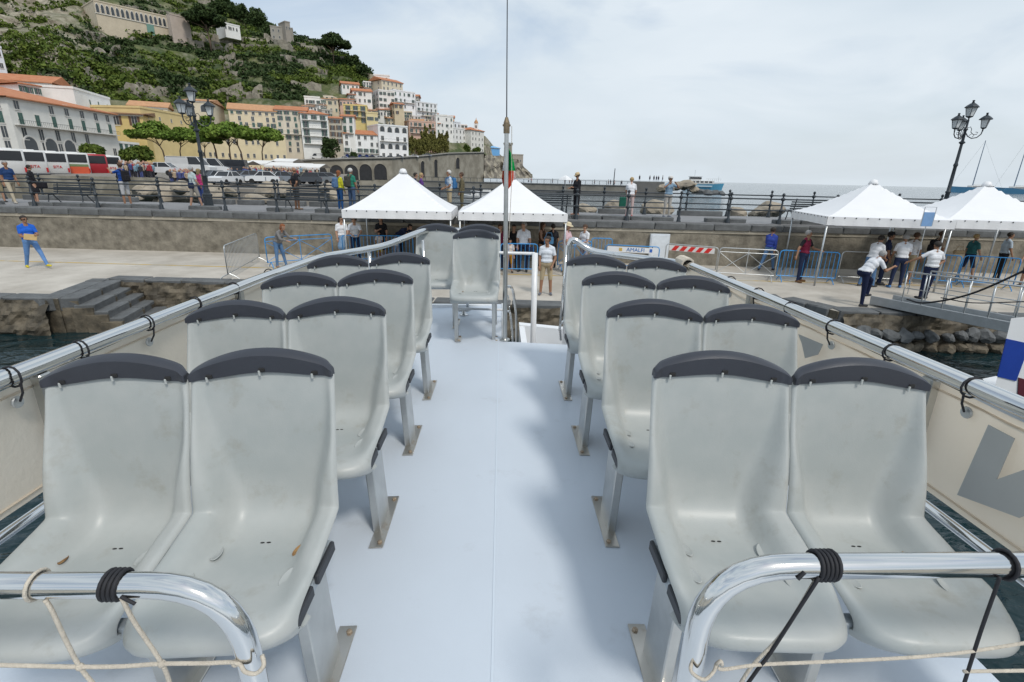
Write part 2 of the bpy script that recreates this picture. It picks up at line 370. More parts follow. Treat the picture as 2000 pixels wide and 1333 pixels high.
def street_lamp(label, loc, H, rz):
    t = thing('street_lamp', label, 'street lamp', loc, rz)
    MB().lathe([(.24, 0), (.24, .08), (.19, .12), (.17, .5), (.2, .54), (.2, .6), (.13, .66), (.12, .78)], n=8).obj('base', IRON, t)
    k = H - 1.25
    smooth_by_angle(MB().lathe([(.12, .78), (.10, .85), (.085, 1.3), (.11, 1.33), (.11, 1.37), (.08, 1.4), (.068, k * .62), (.09, k * .63), (.09, k * .645), (.065, k * .66), (.055, k - .55), (.12, k - .5), (.12, k - .46), (.06, k - .42), (.05, k), (.09, k + .06), (.045, k + .12), (.04, k + .45)], n=10).obj('column', IRON, t), 50)
    lantern(t, (0, 0, H - .66), 1.0)
    for i in range(3):
        a = R_(120 * i); ca, sa = math.cos(a), math.sin(a); P = lambda r, z: (r * ca, r * sa, k + z)
        mb = MB(); mb.tube([P(.05, -.1), P(.12, -.22), P(.28, -.32), P(.45, -.29), P(.56, -.16), P(.58, -.02)], .022, 6)
        mb.tube([P(.05, .12), P(.14, .16), P(.2, .06), P(.2, -.06), P(.3, -.16), P(.42, -.16), P(.44, -.08), P(.36, -.06)], .013, 5)
        mb.tube([P(.16, -.2), P(.26, -.12), P(.34, -.2), P(.28, -.27)], .012, 5)
        mb.obj('scroll_arm', IRON, t); lantern(t, (.58 * ca, .58 * sa, k + .1), .92, a)
pl = atq(408, 402, 21.7); street_lamp('tall dark iron street lamp with several lanterns before the umbrella pines', (pl.x, pl.y, -.06), 4.85, R_(15))
pl = atq(1846, 396, 24.6); street_lamp('tall dark iron street lamp with four lanterns near the moored yacht', (pl.x, pl.y, -.06), 5.2, R_(190))

# ------------------------------------------------------------------ white pagoda tents
def tent(label, p0, w, d, rz, eave, peak):
    t = thing('canopy_tent', label, 'tent', (p0.x, p0.y, QZ), rz, 'white pagoda tents on the quay')
    ez, pz = eave - QZ, peak - QZ; n = 10
    def roof(u, v):
        x, y = u * w, v * d; k = min(u, 1 - u, v, 1 - v) * 2; return (x, y, ez + (pz - ez) * (k ** 1.28 * .93 + .07 * k))
    MB().grid(roof, 24, 24).obj('roof_cover', TENT, t, smooth=False)
    mb = MB()
    for side in range(4):
        def val(u, v, side=side):
            q = -.012 + .012 * math.sin(u * 40) * v; z = ez - .27 * v
            return [(u * w, q, z), (w - q, u * d, z), (w - u * w, d - q, z), (q, d - u * d, z)][side]
        mb.grid(val, 24, 3)
    mb.obj('valance', TENT, t)
    e = MB()
    for k in range(11): e.ell((w * (k + .5) / 11, -.02, ez - .03), (.022, .012, .022), 6, 4); e.ell((-.02, d * (k + .5) / 11, ez - .03), (.012, .022, .022), 6, 4)
    tag(e.obj('eyelets', IRON, t), kind='stuff')
    for x, y in ((.05, .05), (w - .05, .05), (w - .05, d - .05), (.05, d - .05)): MB().tube([(x, y, 0), (x, y, ez - .02)], .03, 8).obj('leg', ALU, t, smooth=True)
    e = MB()
    for y in (.05, d - .05): e.tube([(.05, y, ez - .06), (w - .05, y, ez - .06)], .022, 6)
    for x in (.05, w - .05): e.tube([(x, .05, ez - .06), (x, d - .05, ez - .06)], .022, 6)
    e.obj('frame', ALU, t)
    MB().lathe([(.16, pz - .10), (.13, pz - .02), (.09, pz + .05), (.0, pz + .07)], (w / 2, d / 2, 0), 12).obj('peak_cap', TENT, t, smooth=True)
for lb, pxl, py, off, ev, pk in (('white pagoda tent left of the flag staff', 667, 412, 17.3, .34, 1.66), ('white pagoda tent behind the flag staff', 895, 416, 17.3, .36, 1.55), ('white pagoda tent right of the red vested man', 1617, 424, 17.0, .52, 1.64), ('white pagoda tent at the right edge under the yacht', 1850, 430, 17.0, .52, 1.66)):
    tent(lb, atq(pxl, py, off), 3.72, 3.3, R_(-11) if pxl > 1500 else R_(1.5), ev, pk)

# ------------------------------------------------------------------ crowd barriers
def barrier(label, pa, pb, mat, kind, h=1.08, board=None, grp='crowd barriers on the quay'):
    d = (pb - pa); L = Vector((d.x, d.y)).length
    t = thing('crowd_barrier', label, 'barrier', (pa.x, pa.y, QZ), math.atan2(d.y, d.x), grp)
    r = .1; fr = [(.0, 0, .18), (.0, 0, h - r), (r * .3, 0, h - r * .3), (r, 0, h), (L - r, 0, h), (L - r * .3, 0, h - r * .3), (L, 0, h - r), (L, 0, .18)]
    MB().tube(fr, .018, 7).obj('frame', mat, t, smooth=True); MB().tube([(0, 0, .2), (L, 0, .2)], .015, 6).obj('bottom_rail', mat, t)
    for x in (.12, L - .12): MB().tube([(x, -.28, .02), (x, -.18, .1), (x, 0, .2), (x, .18, .1), (x, .28, .02)], .016, 6).obj('foot', mat, t)
    if kind == 'bars':
        bm_ = MB().tube([(0, 0, .2), (0, 0, h - .01)], .009, 5).mesh('bar', mat); n = max(4, int(L / .13))
        for k in range(1, n): o = link('bar', bm_, t); o.location = (L * k / n, 0, 0)
    elif kind == 'cross':
        MB().tube([(0, 0, h - .14), (L, 0, h - .14)], .013, 6).obj('mid_rail', mat, t); MB().tube([(L / 2, 0, .2), (L / 2, 0, h)], .013, 6).obj('bar', mat, t)
        for x0, x1 in ((0, L / 2), (L, L / 2)): MB().tube([(x0, 0, .22), (x1, 0, h - .16)], .010, 5).obj('brace', mat, t); MB().tube([(x0, .01, h - .16), (x1, .01, .22)], .010, 5).obj('brace', mat, t)
    return t, L
Qp = lambda x, y: atz(x, y, QZ)
barrier('pale grey crowd barrier standing askew left of the blue ones', Qp(447, 548), Qp(508, 512), ALU, 'bars')
barrier('blue crowd barrier with crossed braces by the red haired woman', Qp(524, 524), Qp(652, 513), BLUEP, 'cross')
barrier('blue crowd barrier the man in white tee leans on', Qp(672, 516), Qp(808, 517), BLUEP, 'bars')
barrier('blue crowd barrier in front of the man in white polo with a bag', Qp(977, 536), Qp(1048, 537), BLUEP, 'bars')
barrier('blue crowd barrier beside the man in the straw hat', Qp(1088, 528), Qp(1152, 528), BLUEP, 'cross')
barrier('blue crowd barrier right behind the woman in white tee', Qp(1152, 519), Qp(1192, 520), BLUEP, 'bars')
t, L = barrier('low barrier with a white board lettered AMALFI', Qp(1180, 527), Qp(1283, 533), BLUEP, 'none', .95)
MB().bb(.06, L - .06, -.03, -.018, .70, .90).obj('board', pm('sign_white', (.75, .76, .78), .5, var=.03), t)
def text(s, size, mat, parent, loc, rot, name='lettering', ext=.003, align='CENTER'):
    cu = bpy.data.curves.new(name, 'FONT'); cu.body = s; cu.size = size; cu.extrude = ext; cu.align_x = align; cu.align_y = 'CENTER'; cu.materials.append(mat)
    tmp = bpy.data.objects.new('tmp', cu); COL.objects.link(tmp); bpy.context.view_layer.update()
    me = bpy.data.meshes.new_from_object(tmp.evaluated_get(bpy.context.evaluated_depsgraph_get())); bpy.data.objects.remove(tmp)
    o = link(name, me, parent, loc); o.rotation_euler = rot; return o
text('AMALFI', .2, plain((.03, .16, .45)), t, (L * .56, -.036, .8), (R_(90), 0, 0))
MB().bb(L * .82, L * .87, -.036, -.03, .74, .86).obj('emblem', plain((.03, .12, .45)), t); MB().bb(L * .25, L * .31, -.036, -.03, .74, .86).obj('emblem', plain((.6, .4, .1)), t)
t, L = barrier('low barrier carrying a red and white striped board', Qp(1296, 527), Qp(1396, 537), ALU, 'none', 1.0)
MB().bb(.12, L - .12, -.03, -.016, .76, .96).obj('board', plain((.72, .7, .68)), t)
for k in range(5): x = .2 + k * (L - .4) / 5; MB().add([(x, -.035, .77), (x + .17, -.035, .77), (x + .30, -.035, .95), (x + .13, -.035, .95), (x, -.03, .77), (x + .17, -.03, .77), (x + .30, -.03, .95), (x + .13, -.03, .95)], [(0, 1, 2, 3), (7, 6, 5, 4), (0, 4, 5, 1), (1, 5, 6, 2), (2, 6, 7, 3), (3, 7, 4, 0)]).obj('red_stripe', plain((.62, .02, .015)), t)
barrier('grey crowd barrier with crossed braces before the man in blue', Qp(1398, 543), Qp(1510, 550), ALU, 'cross')
barrier('blue crowd barrier behind the man in the red vest', Qp(1514, 549), Qp(1628, 555), BLUEP, 'bars')
barrier('plain grey crowd barrier left of the group in white polo shirts', Qp(1633, 551), Qp(1735, 556), ALU, 'none')
barrier('blue crowd barrier behind the man leaning on the gangway rail', Qp(1765, 553), Qp(1862, 562), BLUEP, 'bars')
barrier('blue crowd barrier at the far right of the quay', Qp(1866, 560), Qp(1975, 568), BLUEP, 'bars')
c = atq(1288, 472, 20.65)
cab = thing('utility_cabinet', 'white metal utility cabinet set against the harbour wall', 'cabinet', (c.x, c.y, QZ), QROT)
MB().cbox((0, 0, .62), (.78, .16, 1.24), .015).obj('housing', plain((.62, .66, .70), .45), cab); MB().cbox((0, -.088, .64), (.68, .02, 1.1), .006).obj('door', plain((.66, .70, .74), .4), cab); MB().cbox((-.28, -.105, .7), (.03, .02, .09), .004).obj('handle', IRON, cab)
# ------------------------------------------------------------------ the ferry we stand on (built in its own slightly heeled frame)
def _rb(x, y): return Vector(RB.T @ np.array([(x - 1000) / FPX, (y - 666.5) / FPX, 1.]))
def bz(x, y, z): d = _rb(x, y); return CAM + d * ((z - CAM.z) / d.z)
def by(x, y, Y): d = _rb(x, y); return CAM + d * ((Y - CAM.y) / d.y)
def bx(x, y, X): d = _rb(x, y); return CAM + d * ((X - CAM.x) / d.x)
def placeB(o, loc, rot=(0, 0, 0)):
    from mathutils import Euler
    o.matrix_world = BT @ Matrix.Translation(loc) @ Euler(rot).to_matrix().to_4x4(); return o
DECKM = pm('deck_paint', (.585, .645, .72), .40, var=.03, scale=1.3, bump=.08, bscale=260)
CANV = pm('stained_canvas', (.84, .75, .62), .8, scale=1.6, col2=(.87, .81, .71), thr=(.35, .65), bump=.15, bscale=40)
_t = CANV.node_tree; _tr = _t.nodes.new('ShaderNodeBsdfTranslucent'); _tr.inputs['Color'].default_value = (.86, .76, .62, 1); _mx = _t.nodes.new('ShaderNodeMixShader'); _mx.inputs[0].default_value = .5
_t.links.new(_t.nodes['Principled BSDF'].outputs[0], _mx.inputs[1]); _t.links.new(_tr.outputs[0], _mx.inputs[2]); _t.links.new(_mx.outputs[0], _t.nodes['Material Output'].inputs['Surface'])
LETTER = pm('faded_grey_print', (.42, .42, .40), .8, var=.06, scale=4)
RUBBER = pm('black_cord', (.018, .018, .022), .7, var=.2, scale=40)
ROPE = pm('cream_rope', (.60, .54, .45), .85, var=.15, scale=60, bump=.4, bscale=300)
RUSTY = pm('rust', (.34, .20, .08), .85, scale=30, col2=(.16, .08, .03), thr=(.42, .6))
SHADE_BLACK = pm('dark_shadow_gap', (.02, .02, .02), .9, var=0)  # near-black: painted shade for clip recesses and vent slots, plus eyes and sunglasses
ferry = thing('ferry', 'white passenger ferry deck with chrome rails and canvas side screens', 'ferry'); ferry.matrix_world = BT
camz = lambda X: .0245 - .0462 * abs(X)
mb = MB(); mb.grid(lambda u, v: ((u - .5) * 3.4, -2 + v * 6.68, camz((u - .5) * 3.4)), 34, 20)
mb.grid(lambda u, v: (-1.5 + (.16 * v) + (u * (1.56 - .16 * v)), 4.68 + v * 1.57, camz(-1.5 + u * 1.56)), 16, 6)
mb.obj('deck', DECKM, ferry, smooth=True)
mb = MB(); mb.cur = 0
hull = [(-1.7, -6), (1.7, -6), (1.7, 3.6), (1.55, 4.66), (.06, 4.67), (.06, 6.25), (-1.3, 6.25), (-1.62, 4.6), (-1.7, 3.6)]
mb.prism(hull, -3.6, -.075)
mb.prism([(.02, 4.69), (1.5, 4.69), (1.2, 6.2), (.75, 7.6), (.02, 8.2)], -3.6, -1.25)
smooth_by_angle(mb.obj('hull', WHITE, ferry), 30)
mb = MB(); mb.bb(-1.31, .058, 6.19, 6.26, -.07, .02); mb.bb(.03, .075, 4.69, 6.25, -.6, .035); mb.obj('platform_edge', WHITE, ferry)
mb = MB()                                     # bow bulwark and locker on the lower foredeck
mb.prism([(.30, 7.3), (1.0, 7.05), (1.0, 7.2), (.30, 7.45)], -1.2, -.55); mb.prism([(.30, 5.6), (.38, 5.6), (.38, 7.4), (.30, 7.4)], -1.25, -.57); mb.obj('bow_bulwark', WHITE, ferry)
MB().cbox((.78, 6.4, -1.0), (.6, .7, .4), .03).obj('locker', pm('locker_grey', (.5, .52, .54), .4, var=.08), ferry)
mb = MB(); mb.prism([(.70, 4.69), (1.5, 4.69), (1.42, 5.25), (.70, 5.25)], -1.3, -.02); mb.cbox((.745, 5.0, .06), (.09, .56, .22), .02); mb.obj('bow_coaming', WHITE, ferry)
# rails
def bend(pts, r=.12, k=5):
    pts = [Vector(p) for p in pts]; o = [pts[0]]
    for a, b, c in zip(pts, pts[1:], pts[2:]):
        u = (a - b); v = (c - b); q = min(r, u.length * .45, v.length * .45); p0 = b + u.normalized() * q; p1 = b + v.normalized() * q
        for i in range(k + 1): t = i / k; o.append(p0 * (1 - t) ** 2 + b * 2 * t * (1 - t) + p1 * t * t)
    o.append(pts[-1]); return o
RZ = .868
MB().tube(bend([(-1.67, -1.5, RZ + .01), (-1.66, 1.2, RZ), (-1.63, 3.4, RZ), (-1.58, 4.5, RZ - .005), (-1.34, 4.95, .865), (-1.16, 5.25, .88), (-.85, 5.55, 1.0), (-.70, 6.1, .97), (-.02, 6.12, .93)], .2), .031, 14).obj('top_rail', STEEL, ferry, smooth=True)
MB().tube(bend([(1.655, -1.5, RZ + .01), (1.645, 1.5, RZ + .005), (1.63, 3.2, RZ), (1.61, 4.25, RZ), (1.40, 4.75, .84), (1.18, 5.1, .825), (.93, 5.2, .85), (.73, 5.22, 1.0), (.70, 5.22, .14)], .13), .031, 14).obj('top_rail', STEEL, ferry, smooth=True)
for s in (-1, 1):
    MB().tube([(s * 1.66, -1.5, .37), (s * 1.63, 3.4, .37), (s * 1.6, 4.4, .37)], .019, 10).obj('lower_rail', STEEL, ferry, smooth=True)
    for y in (.15, 1.72, 3.15, 4.35): MB().cbox((s * (1.648 - max(0, y - 3) * .012), y, .37), (.042, .052, .94), .006).obj('stanchion', BSTEEL, ferry)
    mb = MB(); mb.grid(lambda u, v: (s * (1.668 + .012 * math.sin(v * 3.1) + .006 * math.sin(u * 60) * (1 - v) + .004 * math.sin(u * 23 + v * 5)) - s * max(0, u * 6 - 4.5) * .03, -1.5 + u * 5.85, .825 - v * .415), 90, 8)
    cv = mb.obj('canvas_screen', CANV, ferry, smooth=True)
    for z in (.80, .435): MB().tube([(s * 1.664 + (-s * .0), -1.5 + k * .3, z) for k in range(19)], .0045, 5).obj('hem', CANV, cv)
for poly in ([(1930, 830), (1981, 857), (1946, 937), (2000, 918), (2060, 900), (2060, 985), (1990, 1012), (1869, 967)], [(1559, 653), (1607, 673), (1597, 693), (1572, 700), (1566, 672)], [(1700, 742), (1742, 762), (1716, 815), (1680, 800)]):
    mb = MB(); P = [bx(x, y, 1.640) for x, y in poly]; n = len(P); Q = [p + Vector((.003, 0, 0)) for p in P]
    mb.add(P + Q, [tuple(range(n)), tuple(range(2 * n - 1, n - 1, -1))] + [(i, n + i, n + (i + 1) % n, (i + 1) % n) for i in range(n)]); o = mb.obj('printed_letter', LETTER, ferry)
def cord_tie(px, py, s):
    p = bx(px, py, s * 1.645); y = p.y; mb = MB()
    mb.tube([(s * 1.643 + .037 * math.cos(a), y + .01 * math.sin(a * .5), RZ + .037 * math.sin(a)) for a in [i * math.pi / 6 for i in range(12)]], .004, 5, closed=True)
    mb.tube([(s * 1.612, y, RZ - .02), (s * 1.622, y + .006, RZ - .06), (s * 1.645, y + .012, .775)], .004, 5); mb.obj('cord_tie', RUBBER, ferry)
    MB().lathe([(.012, -.004), (.02, -.005), (.022, 0), (.02, .005), (.012, .004)], (s * 1.655, y + .012, .772), 12, Matrix.Rotation(R_(90), 3, 'Y')).obj('grommet', ALU, ferry)
for px, py in ((155, 690), (285, 635), (380, 597), (455, 565), (525, 540), (20, 745)): cord_tie(px, py, -1)
for px, py in ((1427, 555), (1482, 575), (1547, 603), (1631, 640), (1746, 688), (1905, 757)): cord_tie(px, py, 1)
# rolled rope bundle on the right rail end, cleat, companionway rail
mb = MB()
for k in range(9): mb.tube([(1.60 + .05 * math.cos(a), 4.28 + .02 * k - .08, .87 + .05 * math.sin(a)) for a in [i * math.pi / 5 for i in range(10)]], .012, 5, closed=True)
tag(mb.obj('rope_bundle', ROPE), 'bundle of cream rope wound round the far end of the right rail', 'rope').matrix_world = BT
MB().tube(bend([(.06, 4.74, 0.02), (.06, 4.74, .02 + .0)]), .02).v
mb = MB(); mb.tube(bend([(.085, 4.8, .55), (.14, 5.1, .48), (.2, 5.5, .05), (.2, 5.55, -.9)], .2), .014, 8); mb.tube(bend([(.085, 4.8, .30), (.12, 5.1, .22), (.16, 5.4, -.2), (.17, 5.5, -.9)], .2), .012, 8)
for k in range(9): z = .45 - k * .13; mb.tube([(.09 + .012 * k, 4.84 + .07 * k, z), (.10 + .012 * k, 4.9 + .06 * k, z - .06)], .006, 5)
mb.obj('stair_rail', STEEL, ferry, smooth=True)
MB().tube([(.40, 5.5, -1.2), (.39, 5.5, .78)], .032, 12).obj('white_post', WHITE, ferry, smooth=True)
mb = MB(); mb.tube(bend([(-.5, 5.62, .77), (.39, 5.52, .77)]), .017, 8); mb.tube([(-.5, 5.62, .12), (.06, 5.56, .12)], .014, 8); mb.obj('white_rail', WHITE, ferry, smooth=True)
for x, y in ((-1.30, 5.05), (-.84, 5.58), (-.4, 6.12)): MB().tube([(x, y, camz(x)), (x, y, .9)], .018, 8).obj('rail_post', STEEL, ferry, smooth=True)
mb = MB(); mb.tube([(.66, 5.2, -.02), (.68, 5.2, .4), (.70, 5.22, .9)], .014, 8); mb.tube(bend([(.64, 4.9, -.03), (.62, 4.9, .16), (.75, 4.9, .22)], .08), .012, 8); mb.obj('grab_bar', STEEL, ferry, smooth=True)
mb = MB(); mb.lathe([(.05, 0), (.05, .01), (.02, .02), (.02, .05)], (-.42, 5.75, camz(.4)), 10); mb.tube([(-.52, 5.75, .085), (-.47, 5.75, .06), (-.37, 5.75, .06), (-.32, 5.75, .085)], .014, 6); mb.obj('cleat', STEEL, ferry, smooth=True)
# guard rails in front of the first row
def guard(pts): return MB().tube(bend(pts, .16, 8), .0232, 18).obj('guard_rail', STEEL, ferry, smooth=True)
guard([(-2.2, .755, .808), (-.47, .75, .808), (-.445, .74, camz(.44))]); guard([(2.2, .755, .845), (.41, .75, .845), (.395, .74, camz(.4))])
for x, z in ((-.445, 0), (.395, 0)): MB().lathe([(.06, 0), (.06, .012), (.03, .02)], (x, .74, camz(.42)), 14).obj('foot_flange', STEEL, ferry, smooth=True)
mb = MB(); mb.bb(-.004, .004, -2, 4.67, .0262, .0268); mb.obj('deck_seam', pm('seam', (.62, .69, .77), .5, var=0), ferry)
# flag staff
staff = tag(thing('flag_staff', 'tall chrome flag staff with whip aerial standing at the end of the aisle', 'flagpole')); placeB(staff, (.06, 4.72, camz(0)))
smooth_by_angle(MB().lathe([(.05, 0), (.05, .012), (.024, .02), (.021, 1.0), (.019, 1.95), (.024, 1.955), (.024, 1.98), (.012, 2.0), (0, 2.01)], n=14).obj('pole', BSTEEL, staff), 40)
MB().tube([(0, 0, 1.98), (-.002, 0, 2.4), (-.006, .0, 3.6)], [.006, .005, .004], 6).obj('aerial', RUBBER, staff)
mb = MB(); mb.cbox((0, 0, 1.965), (.07, .018, .018), .004); mb.lathe([(.027, 1.90), (.027, 1.985), (.012, 2.03)], n=10); mb.obj('truck', pm('weathered_brass', (.22, .17, .11), .5, .6, var=.3, scale=20), staff)
MB().tube([(.045, 0, 1.96), (.05, .01, 1.5), (.03, 0, 1.0)], .0028, 5).obj('halyard', ROPE, staff)
fl = tag(thing('flag', 'green white and red tricolour flag hanging limp on the staff', 'flag')); placeB(fl, (.06, 4.72, camz(0)))
def flag_edge(y):
    Lx = [(285, 988.5), (300, 986), (330, 982), (350, 980), (364, 983), (374, 988)]; Rx = [(285, 991), (300, 999), (318, 1004), (335, 1007), (350, 1007), (364, 1000), (374, 989)]
    def at_(T): 
        for a, b in zip(T, T[1:]):
            if a[0] <= y <= b[0]: return a[1] + (b[1] - a[1]) * (y - a[0]) / (b[0] - a[0])
    return at_(Lx), at_(Rx)
STY = 4.72
def flag_patch(nm, col, y0, y1, f0, f1):
    mb = MB()
    def fp(u, v):
        y = y0 + (y1 - y0) * v; l, r = flag_edge(y); x = l + (r - l) * (f0 + (f1 - f0) * u); q = f0 + (f1 - f0) * u; p = by(x, y, STY + .045); return (p.x - .06, p.y - STY + .018 * math.sin(q * 11 + y * .05), p.z - camz(0))
    mb.grid(fp, 14, 12); mb.obj(nm, cloth(col), fl, smooth=True)
flag_patch('green_band', (.0, .27, .06), 285, 334, .42, 1); flag_patch('white_band', (.70, .70, .70), 285, 334, 0, .42); flag_patch('red_band', (.55, .07, .035), 334, 374, 0, .86); flag_patch('white_band', (.70, .70, .70), 334, 350, .86, 1)

# ------------------------------------------------------------------ seats
SHELL = pm('grey_seat_plastic', (.375, .402, .395), .40, scale=2.2, col2=(.45, .465, .452), thr=(.38, .6), bump=.05, bscale=220)
def add_dirt(mt, lo=.56, hi=.78, amt=.8, dirt=(.30, .29, .25), scale=7):
    t = mt.node_tree; b = t.nodes['Principled BSDF']; src = b.inputs['Base Color'].links[0].from_socket
    tcn = t.nodes.new('ShaderNodeTexCoord'); oi = t.nodes.new('ShaderNodeObjectInfo'); ad = t.nodes.new('ShaderNodeVectorMath'); ad.operation = 'ADD'
    t.links.new(tcn.outputs['Object'], ad.inputs[0]); cmb = t.nodes.new('ShaderNodeCombineXYZ'); mlt = t.nodes.new('ShaderNodeMath'); mlt.operation = 'MULTIPLY'; mlt.inputs[1].default_value = 37
    t.links.new(oi.outputs['Random'], mlt.inputs[0]); t.links.new(mlt.outputs[0], cmb.inputs[0]); t.links.new(cmb.outputs[0], ad.inputs[1])
    nz = t.nodes.new('ShaderNodeTexNoise'); nz.inputs['Scale'].default_value = scale; nz.inputs['Detail'].default_value = 9; nz.inputs['Roughness'].default_value = .68; t.links.new(ad.outputs[0], nz.inputs['Vector'])
    rp = t.nodes.new('ShaderNodeValToRGB'); rp.color_ramp.elements[0].position = lo; rp.color_ramp.elements[0].color = (0, 0, 0, 1); rp.color_ramp.elements[1].position = hi; rp.color_ramp.elements[1].color = (amt, amt, amt, 1)
    t.links.new(nz.outputs[0], rp.inputs[0]); mx_ = t.nodes.new('ShaderNodeMix'); mx_.data_type = 'RGBA'; t.links.new(rp.outputs[0], mx_.inputs[0]); t.links.new(src, mx_.inputs[6]); mx_.inputs[7].default_value = (*dirt, 1)
    t.links.new(mx_.outputs[2], b.inputs['Base Color'])
add_dirt(SHELL); add_dirt(DECKM, .60, .82, .55, (.36, .38, .40), 3.2); add_dirt(CANV, .55, .8, .5, (.45, .33, .18), 2.5)
CAPM = pm('charcoal_cap', (.036, .040, .052), .42, var=.1, scale=6, bump=.08, bscale=300)
DPLAST = pm('dark_bracket', (.035, .038, .045), .55, var=.15, scale=10)
PROF = [(-.455, .372), (-.495, .385), (-.514, .410), (-.503, .438), (-.455, .450), (-.38, .447), (-.28, .436), (-.18, .428), (-.10, .428), (-.045, .442), (-.010, .478), (.008, .54), (.022, .63), (.038, .74), (.055, .84), (.072, .93)]
def catmull(P, n):
    P = [Vector(p) for p in P]; P = [P[0] * 2 - P[1]] + P + [P[-1] * 2 - P[-2]]; o = []
    m_ = len(P) - 3
    for k in range(n + 1):
        t = k / n * m_; i = min(int(t), m_ - 1); t -= i; a, b, c, d = P[i:i + 4]
        o.append(.5 * ((2 * b) + (c - a) * t + (2 * a - 5 * b + 4 * c - d) * t * t + (3 * b - a - 3 * c + d) * t ** 3))
    return o
sst = lambda a, b, x: (lambda t: t * t * (3 - 2 * t))(max(0, min(1, (x - a) / (b - a))))
PC = catmull(PROF, 54)
PN = []
for i in range(55):
    d = PC[min(54, i + 1)] - PC[max(0, i - 1)]; d.normalize(); PN.append(Vector((-d.y, d.x)))      # towards the sitter
def shell_point(u, i):
    (y, z), nrm = PC[i], PN[i]; au = abs(u); s = 1 if u >= 0 else -1; HW = .2358
    back = sst(.43, .60, z) if y > -.13 else 0; fr = sst(-.36, -.515, y); low = i <= 7
    w = HW * (1 - .045 * fr ** 2) * (1 - .012 * sst(.60, .90, z) * back); y = y + .085 * sst(-.25, -.47, y) * au ** 5
    cr_ = .50 + .36 * sst(.44, .88, z) if y > -.13 else .50 + .22 * sst(-.12, -.5, y)
    amp = .008 + .080 * sst(-.48, -.06, y) - .068 * sst(.52, .93, z) * (1 if y > -.13 else 0)
    if low: amp *= .1
    wing = .8 * sst(cr_ - .03, min(1, cr_ + .26), au) + .2 * sst(cr_, 1, au); o = amp * wing - .014 * (1 - au * au) * (1 - fr) * sst(.95, .7, z)
    if au > .92: k = (au - .92) / .08; o -= .016 * k * k * (1 - .5 * fr)
    return Vector((s * au * w, y + nrm.x * o, z + nrm.y * o - .02 * fr * au ** 4 - .016 * sst(.84, 1, au) * sst(.86, .93, z)))
def make_shell_mesh():
    mb = MB(); us = [math.sin((i / 36 - .5) * math.pi * .96) / math.sin(.48 * math.pi) for i in range(37)]
    mb.grid(lambda u, v: shell_point(us[round(u * 36)], round(v * 54)), 36, 54)
    me = mb.mesh('seat_shell', SHELL, True); tmp = bpy.data.objects.new('t', me); COL.objects.link(tmp)
    md = tmp.modifiers.new('s', 'SOLIDIFY'); md.thickness = .017; md.offset = -1
    bv = tmp.modifiers.new('b', 'BEVEL'); bv.width = .006; bv.segments = 2; bv.angle_limit = R_(50)
    bpy.context.view_layer.update(); r = bpy.data.meshes.new_from_object(tmp.evaluated_get(bpy.context.evaluated_depsgraph_get())); bpy.data.objects.remove(tmp)
    r.polygons.foreach_set('use_smooth', [True] * len(r.polygons)); return r
SHELL_ME = make_shell_mesh()
def cap_low(u): return .922 + .010 * math.cos(u * math.pi)
def cap_pt(u, k):
    b = shell_point(u * .97, 54); au = abs(u); low = cap_low(u) - .93; a = .024 + .050 * (1 - au ** 2.7) ** .66; e = (1 - au ** 6)
    sec = [(-.008, low - .002), (-.014, low), (-.0145, low + a * .4), (-.0135, low + a * .76), (-.007, low + a * .85), (.005, low + a * .95), (.018, low + a), (.030, low + a * .95), (.037, low + a * .78), (.038, low + a * .2), (.037, -.05 * e + low * (1 - e))]
    y, z = sec[k]; return Vector((b.x * (.988 / .97), b.y + (y * (.45 + .55 * e) if y > 0 else y) + .003, .93 + z))
def make_cap_mesh():
    mb = MB(); us = [math.sin((i / 40 - .5) * math.pi) for i in range(41)]
    mb.grid(lambda u, v: cap_pt(us[round(u * 40)], round(v * 10)), 40, 10)
    L = len(mb.v) // 41
    mb.f += [tuple(r * 41 for r in range(11))[::-1], tuple(r * 41 + 40 for r in range(11))]; mb.mi += [0, 0]
    o = smooth_by_angle(mb.obj('top_cap', CAPM), 28); me = o.data; bpy.data.objects.remove(o); return me
CAP_ME = make_cap_mesh()
def clip_mesh():
    mb = MB(); mb.cur = 0; mb.cbox((0, 0, .004), (.020, .006, .013), .002); mb.cur = 1; mb.cbox((-.008, -.002, -.006), (.007, .006, .018), .0015); return mb.mesh('clip', [SHADE_BLACK, SHELL])  # black box puts the shade of the clip recess into colour
CLIP_ME = clip_mesh()
def oval(mat, rx, ry):
    mb = MB(); mb.lathe([(1.0, 0), (1.04, .8), (.94, 1.0), (.88, .5), (0, .55)], n=20); mb.v = [(x * rx, y * ry, z * .0025) for x, y, z in mb.v]; return mb.mesh('slot_cover', mat, True)
OVAL = oval(SHELL, .035, .017); OVALR = oval(RUSTY, .022, .010); 
def pan_z(x, y):
    best = min(range(12, 34), key=lambda k: abs(PC[k].x - y)); return shell_point(max(-1, min(1, x / .2358)), best).z
srnd = random.Random(3)
SEATPARTS = {}
leg_me = MB().cbox((0, 0, 0), (.036, .17, .372), .004).mesh('leg', BSTEEL)
plate_me = MB().cbox((0, 0, 0), (.062, .37, .007), .002).mesh('foot_plate', pm('stained_steel', (.60, .57, .52), .3, .9, scale=9, col2=(.40, .26, .14), thr=(.58, .8)))
bolt_me = MB().lathe([(.011, 0), (.011, .007), (.006, .010), (0, .010)], n=6).mesh('bolt', pm('bolt_rusty', (.38, .30, .22), .5, .6, var=.3, scale=50))
beam_me = {}
